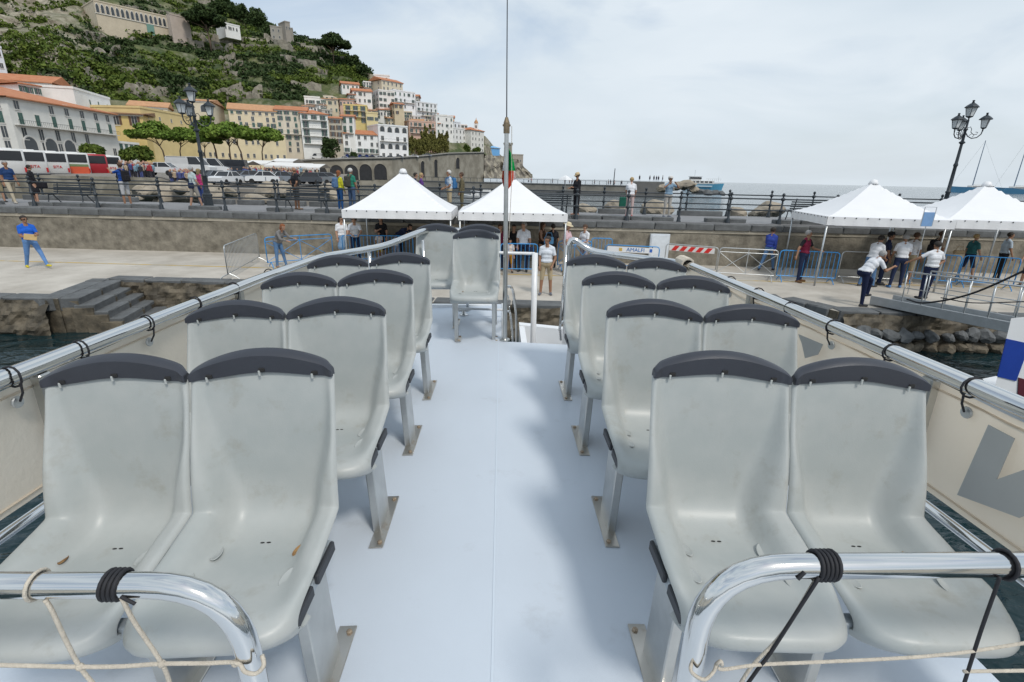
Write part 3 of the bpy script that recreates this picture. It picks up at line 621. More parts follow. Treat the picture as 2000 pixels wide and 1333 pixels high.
def seat_unit(label, X, Y, z, n, aisle, tilt, name, group, lift=0):
    """n seats side by side facing the camera; aisle = +1/-1 side of the aisle leg"""
    t = tag(thing(name, label, 'seat', group=group)); placeB(t, (X, Y, z), (0, tilt, 0))
    xs = [0] if n == 1 else [-.2365, .2365]; W2 = .235 * n
    for x in xs:
        s = link('seat_shell', SHELL_ME, t, (x, 0, lift)); c = link('top_cap', CAP_ME, s)
        for u in (-.72, .02, .74):
            b = shell_point(u, 54); o = link('clip', CLIP_ME, c); o.location = (b.x, b.y - .0125, cap_low(u) + .005)
        for sx in (-1, 1):
            for yy in (-.17, -.29):
                xx = sx * (.125 + (.02 if yy < -.2 else 0)); rust = srnd.random() < .36 and yy > -.2
                o = link('slot_cover', OVALR if rust else OVAL, s); o.location = (xx, yy, pan_z(xx, yy) + .0012); o.rotation_euler = (R_(-3), R_(-sx * 6), R_(90 - sx * 14))
        for k in (-1, 1): o = link('vent_slot', MB().lathe([(.009, 0), (.009, .001), (0, .001)], n=10).mesh('vent_slot', SHADE_BLACK) if 'vs' not in SEATPARTS else SEATPARTS['vs'], s); SEATPARTS['vs'] = o.data; o.location = (k * .010, -.115, pan_z(0, -.115) + .0006); o.scale = (.8, .35, 1)
    if n not in beam_me:
        mb = MB(); 
        for yy in (-.40, -.12): mb.cbox((0, yy, 0), (W2 * 2 - .04, .04, .04), .004)
        for xx in ((-W2 + .04), (W2 - .04)): mb.cbox((xx, -.26, .0), (.035, .25, .036), .003)
        beam_me[n] = mb.mesh('beam', pm('frame_grey_paint', (.40, .44, .47), .45, .2, var=.1, scale=6))
    link('beam', beam_me[n], t, (0, 0, .385 + lift))
    for sx in ((-1, 1) if n == 1 else (aisle,)):
        for yy, ll in ((-.37, .12), (-.20, .15)): MB().cbox((sx * (W2 - .016), yy, .402 + lift), (.014, ll, .036), .004).obj('side_bracket', DPLAST, t)
    lx = [-.185, .185] if n == 1 else [aisle * .418, -aisle * .03]
    for x in lx:
        o = link('leg', leg_me, t, (x, -.25, .186 + lift / 2)); o.scale = (1, .42 if n == 1 else 1, 1 + lift / .372)
        p = link('foot_plate', plate_me, o, (aisle * .016, 0, -.183 / 1))
        if n == 1: p.scale = (1, 1.0, 1)
        for yy in (-.155, .155): link('bolt', bolt_me, p, (aisle * .012, yy, .003))
    return t
ORD = ['nearest', 'second', 'third', 'fourth']
for sgn, side in ((-1, 'left'), (1, 'right')):
    for k in range(4):
        X = sgn * .949
        seat_unit('%s grey double seat from the camera, %s of the aisle' % (ORD[k], side), X, 1.463 + .769 * k, camz(X) + .001, 2, -sgn, sgn * math.atan(.0462), 'double_seat', 'grey ferry double seats')
seat_unit('single grey seat with dark smudges beside the flag staff', -.235, 5.02, camz(.23), 1, 1, 0, 'single_seat', None, .045)
seat_unit('grey double seat on the raised front platform behind the single seat', -.46, 5.62, camz(.46), 2, 1, 0, 'double_seat', 'grey ferry double seats', .06)

# ------------------------------------------------------------------ cords tied to the guard rails
def rope(label, paths, mat, r=.0042, cat='rope'):
    t = tag(thing('rope', label, cat)); t.matrix_world = BT
    for P in paths: MB().tube(catmull3([by(x, y, Y) for x, y, Y in P]) if len(P) > 2 else [by(x, y, Y) for x, y, Y in P], r, 6).obj('strand', mat, t, smooth=True)
    return t
def catmull3(P, k=5):
    P = [Vector(p) for p in P]; Q = [P[0] * 2 - P[1]] + P + [P[-1] * 2 - P[-2]]; o = []
    for i in range(len(P) - 1):
        a, b, c, d = Q[i:i + 4]
        for j in range(k): t = j / k; o.append(.5 * ((2 * b) + (c - a) * t + (2 * a - 5 * b + 4 * c - d) * t * t + (3 * b - a - 3 * c + d) * t ** 3))
    o.append(P[-1]); return o
def wraps(t, x, z, n, mat, r=.0036, yc=.752, dx=.007):
    for k in range(n): MB().tube([(x + k * dx + .003 * math.sin(a), yc + .0262 * math.cos(a), z + .0262 * math.sin(a)) for a in [i * math.pi / 8 for i in range(16)]], r, 6, closed=True).obj('wrap', mat, t, smooth=True)
t = rope('cream net rope tied to the left guard rail', [[(88, 1172, .73), (100, 1190, .73), (128, 1250, .73), (156, 1303, .73), (190, 1345, .73)], [(238, 1168, .73), (262, 1215, .73), (316, 1296, .73), (335, 1345, .73)], [(-60, 1298, .73), (60, 1301, .73), (156, 1303, .73), (240, 1302, .73), (316, 1297, .73), (400, 1296, .73), (462, 1295, .725), (478, 1312, .715), (500, 1316, .715), (515, 1300, .72), (512, 1280, .735)]], ROPE)
wraps(t, by(72, 1145, .75).x, .808, 1, ROPE)
for x, y in ((156, 1303), (316, 1297), (460, 1296)): MB().ell(by(x, y, .73), (.008, .007, .008), 8, 6).obj('knot', ROPE, t, smooth=True)
t = rope('black cord wound round the left guard rail', [[(236, 1166, .727), (252, 1174, .725), (264, 1180, .724)]], RUBBER, .0035); wraps(t, by(212, 1145, .75).x, .808, 4, RUBBER, dx=.0085)
t = rope('black cord knotted round the right guard rail near its bend', [[(1600, 1128, .728), (1560, 1190, .73), (1505, 1275, .73), (1480, 1308, .73), (1450, 1350, .73)], [(1572, 1118, .727), (1564, 1126, .726), (1558, 1132, .725)]], RUBBER, .0036); wraps(t, by(1592, 1105, .75).x, .845, 5, RUBBER, dx=.008)
t = rope('black cord hanging from the right guard rail near the frame edge', [[(1952, 1128, .727), (1945, 1150, .73), (1915, 1235, .73), (1880, 1345, .73)]], RUBBER, .0034); wraps(t, by(1962, 1107, .75).x, .845, 1, RUBBER)
rope('cream rope strung from the right guard rail post', [[(1352, 1290, .735), (1350, 1312, .715), (1375, 1328, .712), (1394, 1312, .72), (1400, 1297, .725), (1410, 1308, .728), (1480, 1299, .73), (1590, 1294, .73), (1700, 1289, .73), (1800, 1283, .73), (1895, 1273, .73), (2040, 1250, .73)], [(1595, 1130, .735), (1530, 1235, .735), (1470, 1300, .735), (1440, 1345, .735)], [(1882, 1312, .73), (1950, 1311, .73), (2040, 1310, .73)], [(1400, 1297, .722), (1408, 1292, .72), (1410, 1300, .72)]], ROPE, .0036)

# ------------------------------------------------------------------ gangway and neighbouring boat on the right
GZ = QZ + .22
ga, gb = atz(1700, 588, QZ + .12), aty(2100, 668, 9.4)
gang = thing('gangway', 'grey metal gangway with tubular handrails leading from quay to next boat', 'gangway', ga); d = gb - ga; L = d.length
gang.rotation_euler = d.to_track_quat('X', 'Z').to_euler()
GREYM = pm('gangway_grey', (.38, .40, .41), .5, .4, var=.12, scale=5, bump=.1)
MB().cbox((L / 2, .4, .0), (L, .8, .05), .01).obj('walkway', GREYM, gang)
for y in (.0, .8): MB().cbox((L / 2, y, .03), (L, .05, .24), .008).obj('side_beam', GREYM, gang)
for y in (.0, .8):
    for z in (.95, .52): MB().tube([(.9, y, z), (L, y, z)], .02 if z > .9 else .012, 8).obj('handrail', ALU, gang, smooth=True)
    for k in range(8): MB().tube([(.9 + k * (L - .95) / 7, y, .05), (.9 + k * (L - .95) / 7, y, .95)], .016, 7).obj('stanchion', ALU, gang, smooth=True)
mr = thing('mooring_rope', 'dark mooring rope slung beside the gangway', 'rope')
MB().tube(catmull3([aty(1772, 585, 12.2), aty(1800, 592, 11.6), aty(1850, 586, 11), aty(1900, 573, 10.5), aty(1960, 548, 10), aty(2060, 500, 9.3)]), .022, 7).obj('strand', RUBBER, mr, smooth=True)
MB().tube(catmull3([aty(1838, 582, 12.0), aty(1900, 592, 11.2), aty(1990, 590, 10.5), aty(2060, 588, 10)]), .014, 6).obj('strand', RUBBER, mr, smooth=True)
nb = thing('neighbouring_boat', 'white boat bow with blue panels at the right edge', 'boat', (0, 0, 0))
Y0 = 6.4; A = [aty(x, y, Y0) for x, y in ((1940, 770), (1975, 622), (2200, 600), (2200, 840), (1960, 790))]
n = len(A); mb = MB(); Bk = [p + Vector((1.5, 1.0, -.25)) for p in A]
mb.add(A + Bk, [tuple(range(n)), tuple(range(2 * n - 1, n - 1, -1))] + [((i + 1) % n, i, n + i, n + (i + 1) % n) for i in range(n)]); mb.obj('bow_panel', WHITE, nb)
BL = plain((.01, .045, .30), .35)
for poly in ([(1966, 662), (2012, 672), (1985, 745), (1948, 736)], [(1990, 738), (2040, 752), (2040, 790), (1988, 772)]):
    P = [aty(x, y, Y0 - .012) for x, y in poly]; n = 4; mb = MB(); mb.add(P + [p + Vector((0, .008, 0)) for p in P], [(3, 2, 1, 0), (4, 5, 6, 7)] + [(i, (i + 1) % 4, 4 + (i + 1) % 4, 4 + i) for i in range(4)]); mb.obj('blue_panel', BL if poly[0][0] < 1980 else plain((.09, .01, .02), .4), nb)
hp = [atz(x, y, -1.95) for x, y in ((1895, 745), (1945, 735), (2250, 800), (2400, 900), (2100, 860))]
MB().prism([(p.x, p.y) for p in hp], -2.9, -1.95).obj('hull', WHITE, nb)
# ------------------------------------------------------------------ coast: hillside, shore, sea wall, cliff
TCOL = [-250, 0, 120, 240, 400, 500, 600, 680, 740, 830, 900, 945, 985, 1040]
TROW = [[(315, 120), (220, 170), (120, 200), (20, 240), (-120, 330), (-160, 360)], [(310, 150), (190, 185), (120, 200), (30, 250), (-60, 320), (-120, 380)],
 [(305, 165), (170, 190), (110, 205), (50, 250), (-50, 320), (-120, 380)], [(305, 185), (200, 200), (130, 230), (60, 280), (-20, 330), (-100, 390)],
 [(305, 205), (215, 222), (150, 250), (80, 300), (24, 340), (-22, 390)], [(308, 215), (205, 232), (150, 260), (90, 310), (52, 345), (34, 380)],
 [(310, 225), (200, 245), (160, 270), (120, 300), (88, 330), (76, 350)], [(312, 235), (205, 258), (170, 280), (145, 300), (122, 320), (112, 335)],
 [(310, 245), (236, 265), (208, 280), (186, 298), (174, 310), (168, 318)], [(305, 262), (272, 275), (252, 288), (232, 300), (216, 310), (211, 316)],
 [(302, 280), (284, 290), (275, 296), (266, 304), (258, 310), (255, 315)], [(302, 295), (292, 302), (284, 308), (276, 312), (268, 318), (264, 322)],
 [(324, 330), (319, 335), (315, 340), (312, 345), (310, 350), (309, 355)], [(343, 345), (342, 348), (341, 350), (340, 352), (340, 354), (340, 356)]]
def hill_raw(px, t):
    """point of the hillside over photograph column px, t 0 (shore) .. 1 (ridge) .. 1.25 (far side)"""
    i = max(0, min(len(TCOL) - 2, sum(1 for c in TCOL if c <= px) - 1)); k = max(0., min(1., (px - TCOL[i]) / (TCOL[i + 1] - TCOL[i]))); k = k * k * (3 - 2 * k) * .4 + k * .6
    tt = min(t, 1) * 5; j = min(4, int(tt)); q = tt - j
    y = [TROW[i][j][a] * (1 - q) + TROW[i][j + 1][a] * q for a in (0, 1)]; y2 = [TROW[i + 1][j][a] * (1 - q) + TROW[i + 1][j + 1][a] * q for a in (0, 1)]
    py, Y = (y[a] * (1 - k) + y2[a] * k for a in (0, 1)); p = aty(px, py, Y)
    if t > 1: p.y += (t - 1) * 600; p.z *= max(0, 1 - (t - 1) * 3.5)
    return p
def nz3(p, s, seed=0):
    from mathutils import noise
    return noise.noise(Vector((p.x / s + seed * 7.3, p.y / s, p.z / s)))
def hill(px, t):
    p = hill_raw(px, t); e = min(1, t * 4, max(0, (1.02 - t) * 6)) if t <= 1 else 0
    if 0 < t < 1.02:
        p.z += e * (2.2 * nz3(p, 22, 1) + 1.0 * nz3(p, 7, 2))
        if px > 170: H = 6.2; f_ = p.z / H + .25 * nz3(p, 40, 5); fl = math.floor(f_); r = f_ - fl; p.z += e * H * .75 * ((0 if r < .62 else (r - .62) / .38) - r)
        else: p.z += e * 5 * nz3(p, 11, 8); p.y += e * 6 * nz3(p, 9, 4)
    return p
NX, NT = 210, 110
vs = []; rk = []
for j in range(NT + 1):
    t = j / NT * 1.25
    for i in range(NX + 1):
        px = -250 + (1040 + 250) * i / NX; vs.append(hill(px, t)); rk.append(max(0, min(1, (190 - px) / 60)) * max(0, min(1, t * 3)) * .9 if t <= 1 else 0)
mb = MB(); mb.add(vs, [(j * (NX + 1) + i, j * (NX + 1) + i + 1, (j + 1) * (NX + 1) + i + 1, (j + 1) * (NX + 1) + i) for j in range(NT) for i in range(NX)])
def hill_mat():
    mt = bpy.data.materials.new('hillside_ground'); mt.use_nodes = True; t = mt.node_tree; b = t.nodes['Principled BSDF']; b.inputs['Roughness'].default_value = .95
    tcn = t.nodes.new('ShaderNodeTexCoord'); ge = t.nodes.new('ShaderNodeNewGeometry'); sp = t.nodes.new('ShaderNodeSeparateXYZ'); t.links.new(ge.outputs['Normal'], sp.inputs[0])
    def noise_(s, d=6): n_ = t.nodes.new('ShaderNodeTexNoise'); n_.inputs['Scale'].default_value = s; n_.inputs['Detail'].default_value = d; t.links.new(tcn.outputs['Object'], n_.inputs['Vector']); return n_.outputs[0]
    def ramp(src, a, b_, c0, c1): r = t.nodes.new('ShaderNodeValToRGB'); r.color_ramp.elements[0].position = a; r.color_ramp.elements[1].position = b_; r.color_ramp.elements[0].color = (*c0, 1); r.color_ramp.elements[1].color = (*c1, 1); t.links.new(src, r.inputs[0]); return r.outputs[0]
    green = ramp(noise_(.12), .35, .65, (.035, .06, .018), (.105, .12, .04)); stone = ramp(noise_(.3), .35, .65, (.17, .145, .105), (.42, .38, .30))
    m1 = t.nodes.new('ShaderNodeMath'); m1.operation = 'MULTIPLY_ADD'; m1.inputs[1].default_value = -1.7; m1.inputs[2].default_value = 1.25; t.links.new(sp.outputs['Z'], m1.inputs[0])
    at = t.nodes.new('ShaderNodeAttribute'); at.attribute_name = 'rocky'; m2 = t.nodes.new('ShaderNodeMath'); m2.operation = 'ADD'; m2.use_clamp = True; t.links.new(m1.outputs[0], m2.inputs[0]); t.links.new(at.outputs['Fac'], m2.inputs[1])
    n3 = noise_(.5, 8); m3 = t.nodes.new('ShaderNodeMath'); m3.operation = 'MULTIPLY_ADD'; m3.inputs[1].default_value = 1.2; m3.inputs[2].default_value = -.6; t.links.new(n3, m3.inputs[0]); m4 = t.nodes.new('ShaderNodeMath'); m4.operation = 'ADD'; m4.use_clamp = True; t.links.new(m2.outputs[0], m4.inputs[0]); t.links.new(m3.outputs[0], m4.inputs[1])
    mx_ = t.nodes.new('ShaderNodeMix'); mx_.data_type = 'RGBA'; t.links.new(m4.outputs[0], mx_.inputs[0]); t.links.new(green, mx_.inputs[6]); t.links.new(stone, mx_.inputs[7]); t.links.new(mx_.outputs[2], b.inputs['Base Color'])
    bp = t.nodes.new('ShaderNodeBump'); bp.inputs['Strength'].default_value = .8; bp.inputs['Distance'].default_value = .6; t.links.new(noise_(.9, 8), bp.inputs['Height']); t.links.new(bp.outputs[0], b.inputs['Normal'])
    return mt
hl = tag(mb.obj('hillside', hill_mat()), kind='structure'); at_ = hl.data.attributes.new('rocky', 'FLOAT', 'POINT'); at_.data.foreach_set('value', rk)
# shore between the harbour basin and the houses
GRAV = pm('shore_ground', (.22, .20, .175), .9, scale=.2, var=.2, bump=.3, bscale=3)
def shore(u, v):
    px = -300 + u * 980; Yf = 52 + max(0, px - 300) * .03; Yb = 190 + max(0, px) * .12; Y = Yf + (Yb - Yf) * v; zz = (.35 if px < 310 else (-.35 if px > 340 else -.35 + .7 * (340 - px) / 30)) + min(1, v * 4) * .75 + v * 1.2
    d = _ray(px, 330, RW); k = Y / d.y; return (CAM.x + d.x * k, Y, zz)
mb = MB(); mb.grid(shore, 40, 8); n0 = len(mb.v)
mb.grid(lambda u, v: (lambda p: (p[0], p[1] - .4 * (1 - v), -3.2 + (p[2] + 3.2) * v))(shore(u, 0)), 40, 2); tag(mb.obj('shore', GRAV), kind='structure')
RWALL = pm('rubble_wall', (.20, .18, .14), .9, scale=.8, bump=1, bscale=3.5, col2=(.33, .30, .24), thr=(.42, .6))
rw = thing('retaining_wall', 'long low rubble retaining wall below the parked buses', 'wall')
MB().grid(lambda u, v: (lambda p: (p[0], p[1] - .35 + .1 * math.sin(u * 90) * math.cos(v * 6), -3 + v * (p[2] + 3.35)))(shore(u * .64, 0)), 120, 8).obj('stone_face', RWALL, rw, smooth=True)
# sea wall carrying the coast road
SWX = [(560, 186, 318), (610, 190, 315), (700, 200, 312.5), (765, 209, 311.5), (825, 228, 307.5), (876, 250, 302), (945, 284, 300)]
def sw(px):
    for a, b in zip(SWX, SWX[1:]):
        if a[0] <= px <= b[0]: k = (px - a[0]) / (b[0] - a[0]); return aty(px, a[2] + (b[2] - a[2]) * k, a[1] + (b[1] - a[1]) * k)
WALLST = pm('old_wall_stone', (.24, .215, .17), .92, scale=.25, bump=.8, bscale=1.6, col2=(.36, .33, .27), thr=(.4, .64))
swt = thing('sea_wall', 'tall stone sea wall with a row of dark arches under the coast road', 'wall')
pxs = [560 + k * 5 for k in range(78)]; mb = MB(); T = [sw(min(945, p)) for p in pxs]
mb.add([(p.x, p.y, -3) for p in T] + [tuple(p) for p in T] + [(p.x + 2, p.y + 60, p.z) for p in T], [(i, i + 1, 78 + i + 1, 78 + i) for i in range(77)] + [(78 + i, 78 + i + 1, 156 + i + 1, 156 + i) for i in range(77)]); mb.obj('masonry', WALLST, swt)
mb = MB(); mb.tube([p + Vector((0, -.25, .35)) for p in T], .45, 4); mb.obj('parapet', pm('parapet_stone', (.20, .19, .17), .9, var=.2, scale=.6), swt)
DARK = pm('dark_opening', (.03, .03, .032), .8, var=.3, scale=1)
for px, w, h in ((622, 5.2, 5.0), (655, 5.0, 5.2), (684, 5.2, 5.4), (712, 5.2, 5.8), (741, 5.4, 5.8), (824, 3.0, 6.5), (850, 3.4, 7.5), (893, 4.0, 5.0)):
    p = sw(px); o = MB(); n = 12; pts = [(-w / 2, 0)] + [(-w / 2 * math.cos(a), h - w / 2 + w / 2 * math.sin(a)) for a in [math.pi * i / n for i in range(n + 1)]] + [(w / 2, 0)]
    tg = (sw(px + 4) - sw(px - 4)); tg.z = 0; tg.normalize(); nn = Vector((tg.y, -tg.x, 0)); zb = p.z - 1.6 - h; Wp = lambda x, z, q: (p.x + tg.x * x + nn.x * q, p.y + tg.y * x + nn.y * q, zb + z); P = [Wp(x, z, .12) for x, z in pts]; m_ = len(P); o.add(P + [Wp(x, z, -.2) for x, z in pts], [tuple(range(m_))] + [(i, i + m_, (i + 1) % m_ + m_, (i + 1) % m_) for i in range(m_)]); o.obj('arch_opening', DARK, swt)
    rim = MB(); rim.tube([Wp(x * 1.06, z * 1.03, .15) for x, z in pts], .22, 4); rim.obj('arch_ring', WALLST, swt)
def cliff_pt(u, v):
    px = 835 + u * 205; Yb = 246 + u * 105 if px < 945 else 290 + (px - 945) * .6
    top = 304 if px < 950 else (302 + (px - 950) * .1 if px < 985 else (311 + max(0, px - 1012) * 1.2)); p = aty(px, top + (349 - top) * (1 - v), Yb - (1 - v) * 9); e = math.sin(math.pi * min(1, v * 1.1)) if v < .9 else .4
    p.y += e * 6 * nz3(p, 7, 3) + e * 3 * nz3(p, 3, 9); p.x += e * 2 * nz3(p, 5, 6); p.z += e * 1.2 * nz3(p, 4, 2); return p
mb = MB(); mb.grid(cliff_pt, 150, 34); mb.grid(lambda u, v: cliff_pt(u, 1) + Vector((v * 4, v * 45, -v * 2)), 150, 3)
CLIFF = pm('cliff_rock', (.17, .15, .125), .95, scale=.35, bump=1, bscale=1.2, col2=(.40, .36, .28), thr=(.42, .62), detail=9)
tag(mb.obj('cliff', CLIFF), kind='structure')

# ------------------------------------------------------------------ houses
random.seed(5); hr = random.Random(11)
TERRA = pm('terracotta_tiles', (.42, .15, .065), .85, scale=.9, col2=(.50, .22, .11), thr=(.35, .65), bump=.5, bscale=5); TERRA2 = pm('pale_terracotta', (.50, .27, .14), .85, scale=.9, var=.2, bump=.5, bscale=5); BROWNR = pm('brown_tiles', (.24, .14, .08), .85, scale=.9, var=.25, bump=.5, bscale=5)
FLATR = pm('flat_roof', (.45, .43, .40), .9, var=.15, scale=.6)
PANE = pm('window_dark', (.06, .068, .075), .2, var=.3, scale=.7); SHUT = pm('shutter_green', (.055, .12, .10), .6, var=.2, scale=1); SHUTB = pm('shutter_brown', (.13, .07, .04), .6, var=.2, scale=1); FRAME = pm('window_trim', (.66, .64, .60), .7, var=.06, scale=1)
def win_mesh(kind):
    mb = MB(); mb.cur = 0; t = .08
    mb.bb(-.5, .5, -.02, .01, 0, 1); mb.cur = 1
    mb.bb(-.5 - t, -.5, -.07, .02, -.04, 1.06); mb.bb(.5, .5 + t, -.07, .02, -.04, 1.06); mb.bb(-.5, .5, -.07, .02, 1, 1.06); mb.bb(-.5 - t * 1.6, .5 + t * 1.6, -.16, .02, -.1, -.04); mb.bb(-.03, .03, -.05, .0, 0, 1)
    if kind in ('green', 'brown'):
        mb.cur = 2; mb.bb(-1.0, -.54, -.10, -.072, 0, 1); mb.bb(.54, 1.0, -.10, -.072, 0, 1)
    if kind == 'closed': mb.cur = 2; mb.bb(-.48, -.01, -.06, -.03, .02, .98); mb.bb(.01, .48, -.06, -.03, .02, .98)
    return mb.mesh('window', [PANE, FRAME, SHUTB if kind == 'brown' else SHUT])
WIN = {k: win_mesh(k) for k in ('green', 'plain', 'closed', 'brown')}
def arch_mesh(mat):
    mb = MB(); n = 10; P = [(-.5, 0)] + [(-.5 * math.cos(a), .55 + .45 * math.sin(a)) for a in [math.pi * i / n for i in range(n + 1)]] + [(.5, 0)]
    V = [(x, -.05, z) for x, z in P]; m_ = len(V); mb.add(V + [(x, .05, z) for x, y, z in V], [tuple(range(m_))] + [(i, i + m_, (i + 1) % m_ + m_, (i + 1) % m_) for i in range(m_)]); mb.cur = 1; mb.tube([(x * 1.08, -.06, z * 1.05) for x, y, z in V], .06, 4); return mb.mesh('arched_window', [mat, FRAME])
WIN['arch'] = arch_mesh(PANE); WIN['bluearch'] = arch_mesh(plain((.02, .05, .25)))
def wallmat(col): return pm('stucco_%02x%02x%02x' % tuple(int(c * 255) for c in col), col, .9, scale=.35, var=.10, bump=.15, bscale=2)
def building(name, label, pxL, YL, pxR, YR, ytop, ybase, depth, col, roof='flat', rows=3, cols=4, win='green', side=0, group=None, roofmat=None, drop=6, cat='house', balc=(), wsize=(.75, 1.35), over=.5, skip=0):
    A = aty(pxL, ybase, YL); z1 = aty(pxL, ytop, YL).z; Bp = aty(pxR, 300, YR); d = Vector((Bp.x - A.x, Bp.y - A.y)); L = d.length; H = z1 - A.z
    t = thing(name, label, cat, (A.x, A.y, A.z), math.atan2(d.y, d.x), group); wm = wallmat(col); rm = roofmat or TERRA
    MB().bb(0, L, 0, depth, -drop, H).obj('wall', wm, t)
    if roof == 'flat':
        mb = MB(); mb.bb(-.15, L + .15, -.15, .12, H, H + .55); mb.bb(-.15, .12, .12, depth, H, H + .55); mb.bb(L - .12, L + .15, .12, depth, H, H + .55); mb.obj('parapet', wm, t); MB().bb(.12, L - .12, .12, depth, H, H + .1).obj('roof', FLATR, t)
    else:
        rh = (.32 * min(L, depth) * (.5 if roof != 'shed' else .35)) + .25; o = over; mb = MB(); a, b, c, e = (-o, -o), (L + o, -o), (L + o, depth + o), (-o, depth + o); m_ = depth / 2; i = min(L / 2 - .01, m_) if roof == 'hip' else -o
        V = [(*a, H), (*b, H), (*c, H), (*e, H), (i if roof == 'hip' else -o, m_, H + rh), (L - i if roof == 'hip' else L + o, m_, H + rh)] if roof != 'shed' else [(*a, H), (*b, H), (*c, H + rh * 1.6), (*e, H + rh * 1.6), (-o, m_, H + rh * .8), (L + o, m_, H + rh * .8)]
        mb.add([(x, y, z + .12) for x, y, z in V], [(0, 1, 5, 4), (4, 5, 2, 3), (1, 2, 5), (3, 0, 4)]); mb.add([(x, y, z - .1) for x, y, z in V], [(3, 2, 1, 0)]); mb.add([(*a, H - .1), (*b, H - .1), (*b, H + .12), (*a, H + .12)], [(0, 1, 2, 3)])
        mb.obj('roof', rm, t)
        mb = MB(); mb.bb(-.2, L + .2, -.22, 0, H - .45, H - .1); mb.obj('cornice', FRAME, t)
    fh = H / rows if rows else 1
    def put(x, y, z, rz, kind):
        o = link('window', WIN[kind], t, (x, y, z)); o.rotation_euler = (0, 0, rz); o.scale = (wsize[0] * (1.7 if 'arch' in kind else 1), 1, wsize[1] * (1.2 if 'arch' in kind else 1) * (1.15 if rows and 0 in balc else 1))
    for r in range(rows):
        if r < skip: continue
        for c in range(cols):
            k = win if isinstance(win, str) else win[r % len(win)]
            if k == 'mix': k = hr.choice(['green', 'plain', 'closed', 'plain'])
            if hr.random() < .9: put((c + .5) * L / cols + hr.uniform(-.25, .25), 0, r * fh + fh * .28 + hr.uniform(-.1, .1), 0, k)
        if r in balc:
            mb = MB(); mb.bb(.4, L - .4, -1.0, 0, r * fh + fh * .2 - .12, r * fh + fh * .2); mb.obj('balcony', FRAME, t); mb = MB(); mb.bb(.4, L - .4, -1.0, -.96, r * fh + fh * .2 + .9, r * fh + fh * .2 + .96)
            for k in range(int(L / .5)): mb.bb(.4 + k * .5, .43 + k * .5, -1.0, -.97, r * fh + fh * .2, r * fh + fh * .2 + .9)
            mb.obj('balcony_rail', IRON, t)
    if side:
        sc = max(1, int(depth / 4))
        for r in range(rows):
            for c in range(sc):
                k = win if isinstance(win, str) else win[r % len(win)]
                k = 'plain' if k in ('mix', 'arch') else k
                put(0 if side < 0 else L, (c + .5) * depth / sc, r * fh + fh * .28, R_(-90 if side < 0 else 90), k)
    return t, L, H
CRM = (.66, .58, .44); WHT = (.82, .81, .78); BEI = (.56, .50, .40); YLW = (.66, .50, .21); PNK = (.66, .45, .36); GRY = (.48, .46, .42)
Bd = building
t, L, H = Bd('hotel', 'long white four storey hotel with orange roof behind the buses', 42, 112, 236, 142, 190, 306, 40, (.70, .69, .65), 'hip', 4, 7, ['plain', 'plain', 'closed', 'plain'], -1, None, None, 4, 'building', (2,), (1.15, 2.2), .8)
for k in range(3): o = link('arch_opening', WIN['arch'], t, (3 + k * 5.2, -.05, .4)); o.scale = (3.2, 1, 3.6)
Bd('hotel_annexe', 'low white wing with dark green doors at the end of the hotel', 236, 142, 274, 150, 280, 306, 10, WHT, 'flat', 1, 4, 'closed', 0, None, None, 4, 'building', (), (1.2, 2.2))
Bd('house', 'cream house with long orange roof high on the far left', -60, 150, 132, 156, 152, 182, 14, CRM, 'gable', 1, 6, 'plain', 1, None, TERRA, 14)
Bd('house', 'small white house with orange roof and green shutters above the hotel', 42, 138, 108, 142, 163, 186, 12, WHT, 'gable', 1, 3, 'green', 1, None, TERRA, 14)
Bd('house', 'plain white house with four dark windows above the hotel roof', 150, 146, 236, 166, 174, 208, 12, WHT, 'flat', 1, 4, 'closed', 0, None, None, 16)
Bd('house', 'cream house with one blue window at the left edge', -60, 176, 50, 180, 55, 98, 12, CRM, 'flat', 2, 4, 'plain', 1, None, None, 16)
Bd('house', 'bluish white house with terraces at the left edge', -70, 160, 56, 166, 84, 132, 10, (.66, .70, .74), 'flat', 2, 5, 'plain', 1, None, None, 16)
Bd('church_hall', 'deep yellow building with brown tiled roof and two brown windows', 226, 150, 292, 152, 222, 312, 22, YLW, 'gable', 3, 2, 'brown', 0, None, BROWNR, 5, 'building', (), (1.3, 2.6), .8, 2)
Bd('church_hall', 'plain yellow block right of the brown roofed building', 292, 153, 392, 178, 212, 312, 20, (.70, .55, .27), 'flat', 4, 5, 'plain', 0, None, None, 5, 'building', (), (.6, .9), .5, 2)
Bd('house', 'orange tiled roof showing behind the yellow block under the flags', 254, 172, 342, 176, 206, 226, 10, CRM, 'gable', 1, 3, 'plain', 0, None, TERRA2, 8)
Bd('church', 'tall cream church front behind the left street lamp', 378, 186, 424, 188, 196, 312, 20, CRM, 'gable', 4, 2, 'arch', 0, None, TERRA2, 5, 'church', (), (1.0, 1.8), .4, 1)
Bd('garden_wall_building', 'long low pale yellow building behind the umbrella pines', 392, 184, 560, 196, 258, 313, 14, (.70, .60, .40), 'flat', 2, 14, 'plain', 0, None, None, 5, 'building', (), (.7, 1.3))
Bd('palazzo', 'large cream palazzo with orange roof and rows of small windows', 452, 198, 548, 204, 213, 262, 16, (.70, .60, .43), 'gable', 4, 7, 'mix', -1, None, TERRA2, 20, 'building', (1,), (.9, 1.5))
Bd('palazzo', 'cream palazzo with red roof right of the large cream one', 546, 204, 606, 207, 214, 300, 14, (.68, .61, .50), 'gable', 7, 4, 'mix', -1, None, TERRA, 10, 'building', (3,), (.9, 1.5))
Bd('palazzo', 'white four storey palazzo with green shutters in neat rows', 592, 205, 646, 209, 221, 284, 12, (.82, .82, .80), 'hip', 4, 3, 'green', -1, None, TERRA, 9, 'building', (0, 1, 2, 3), (1.0, 1.9))
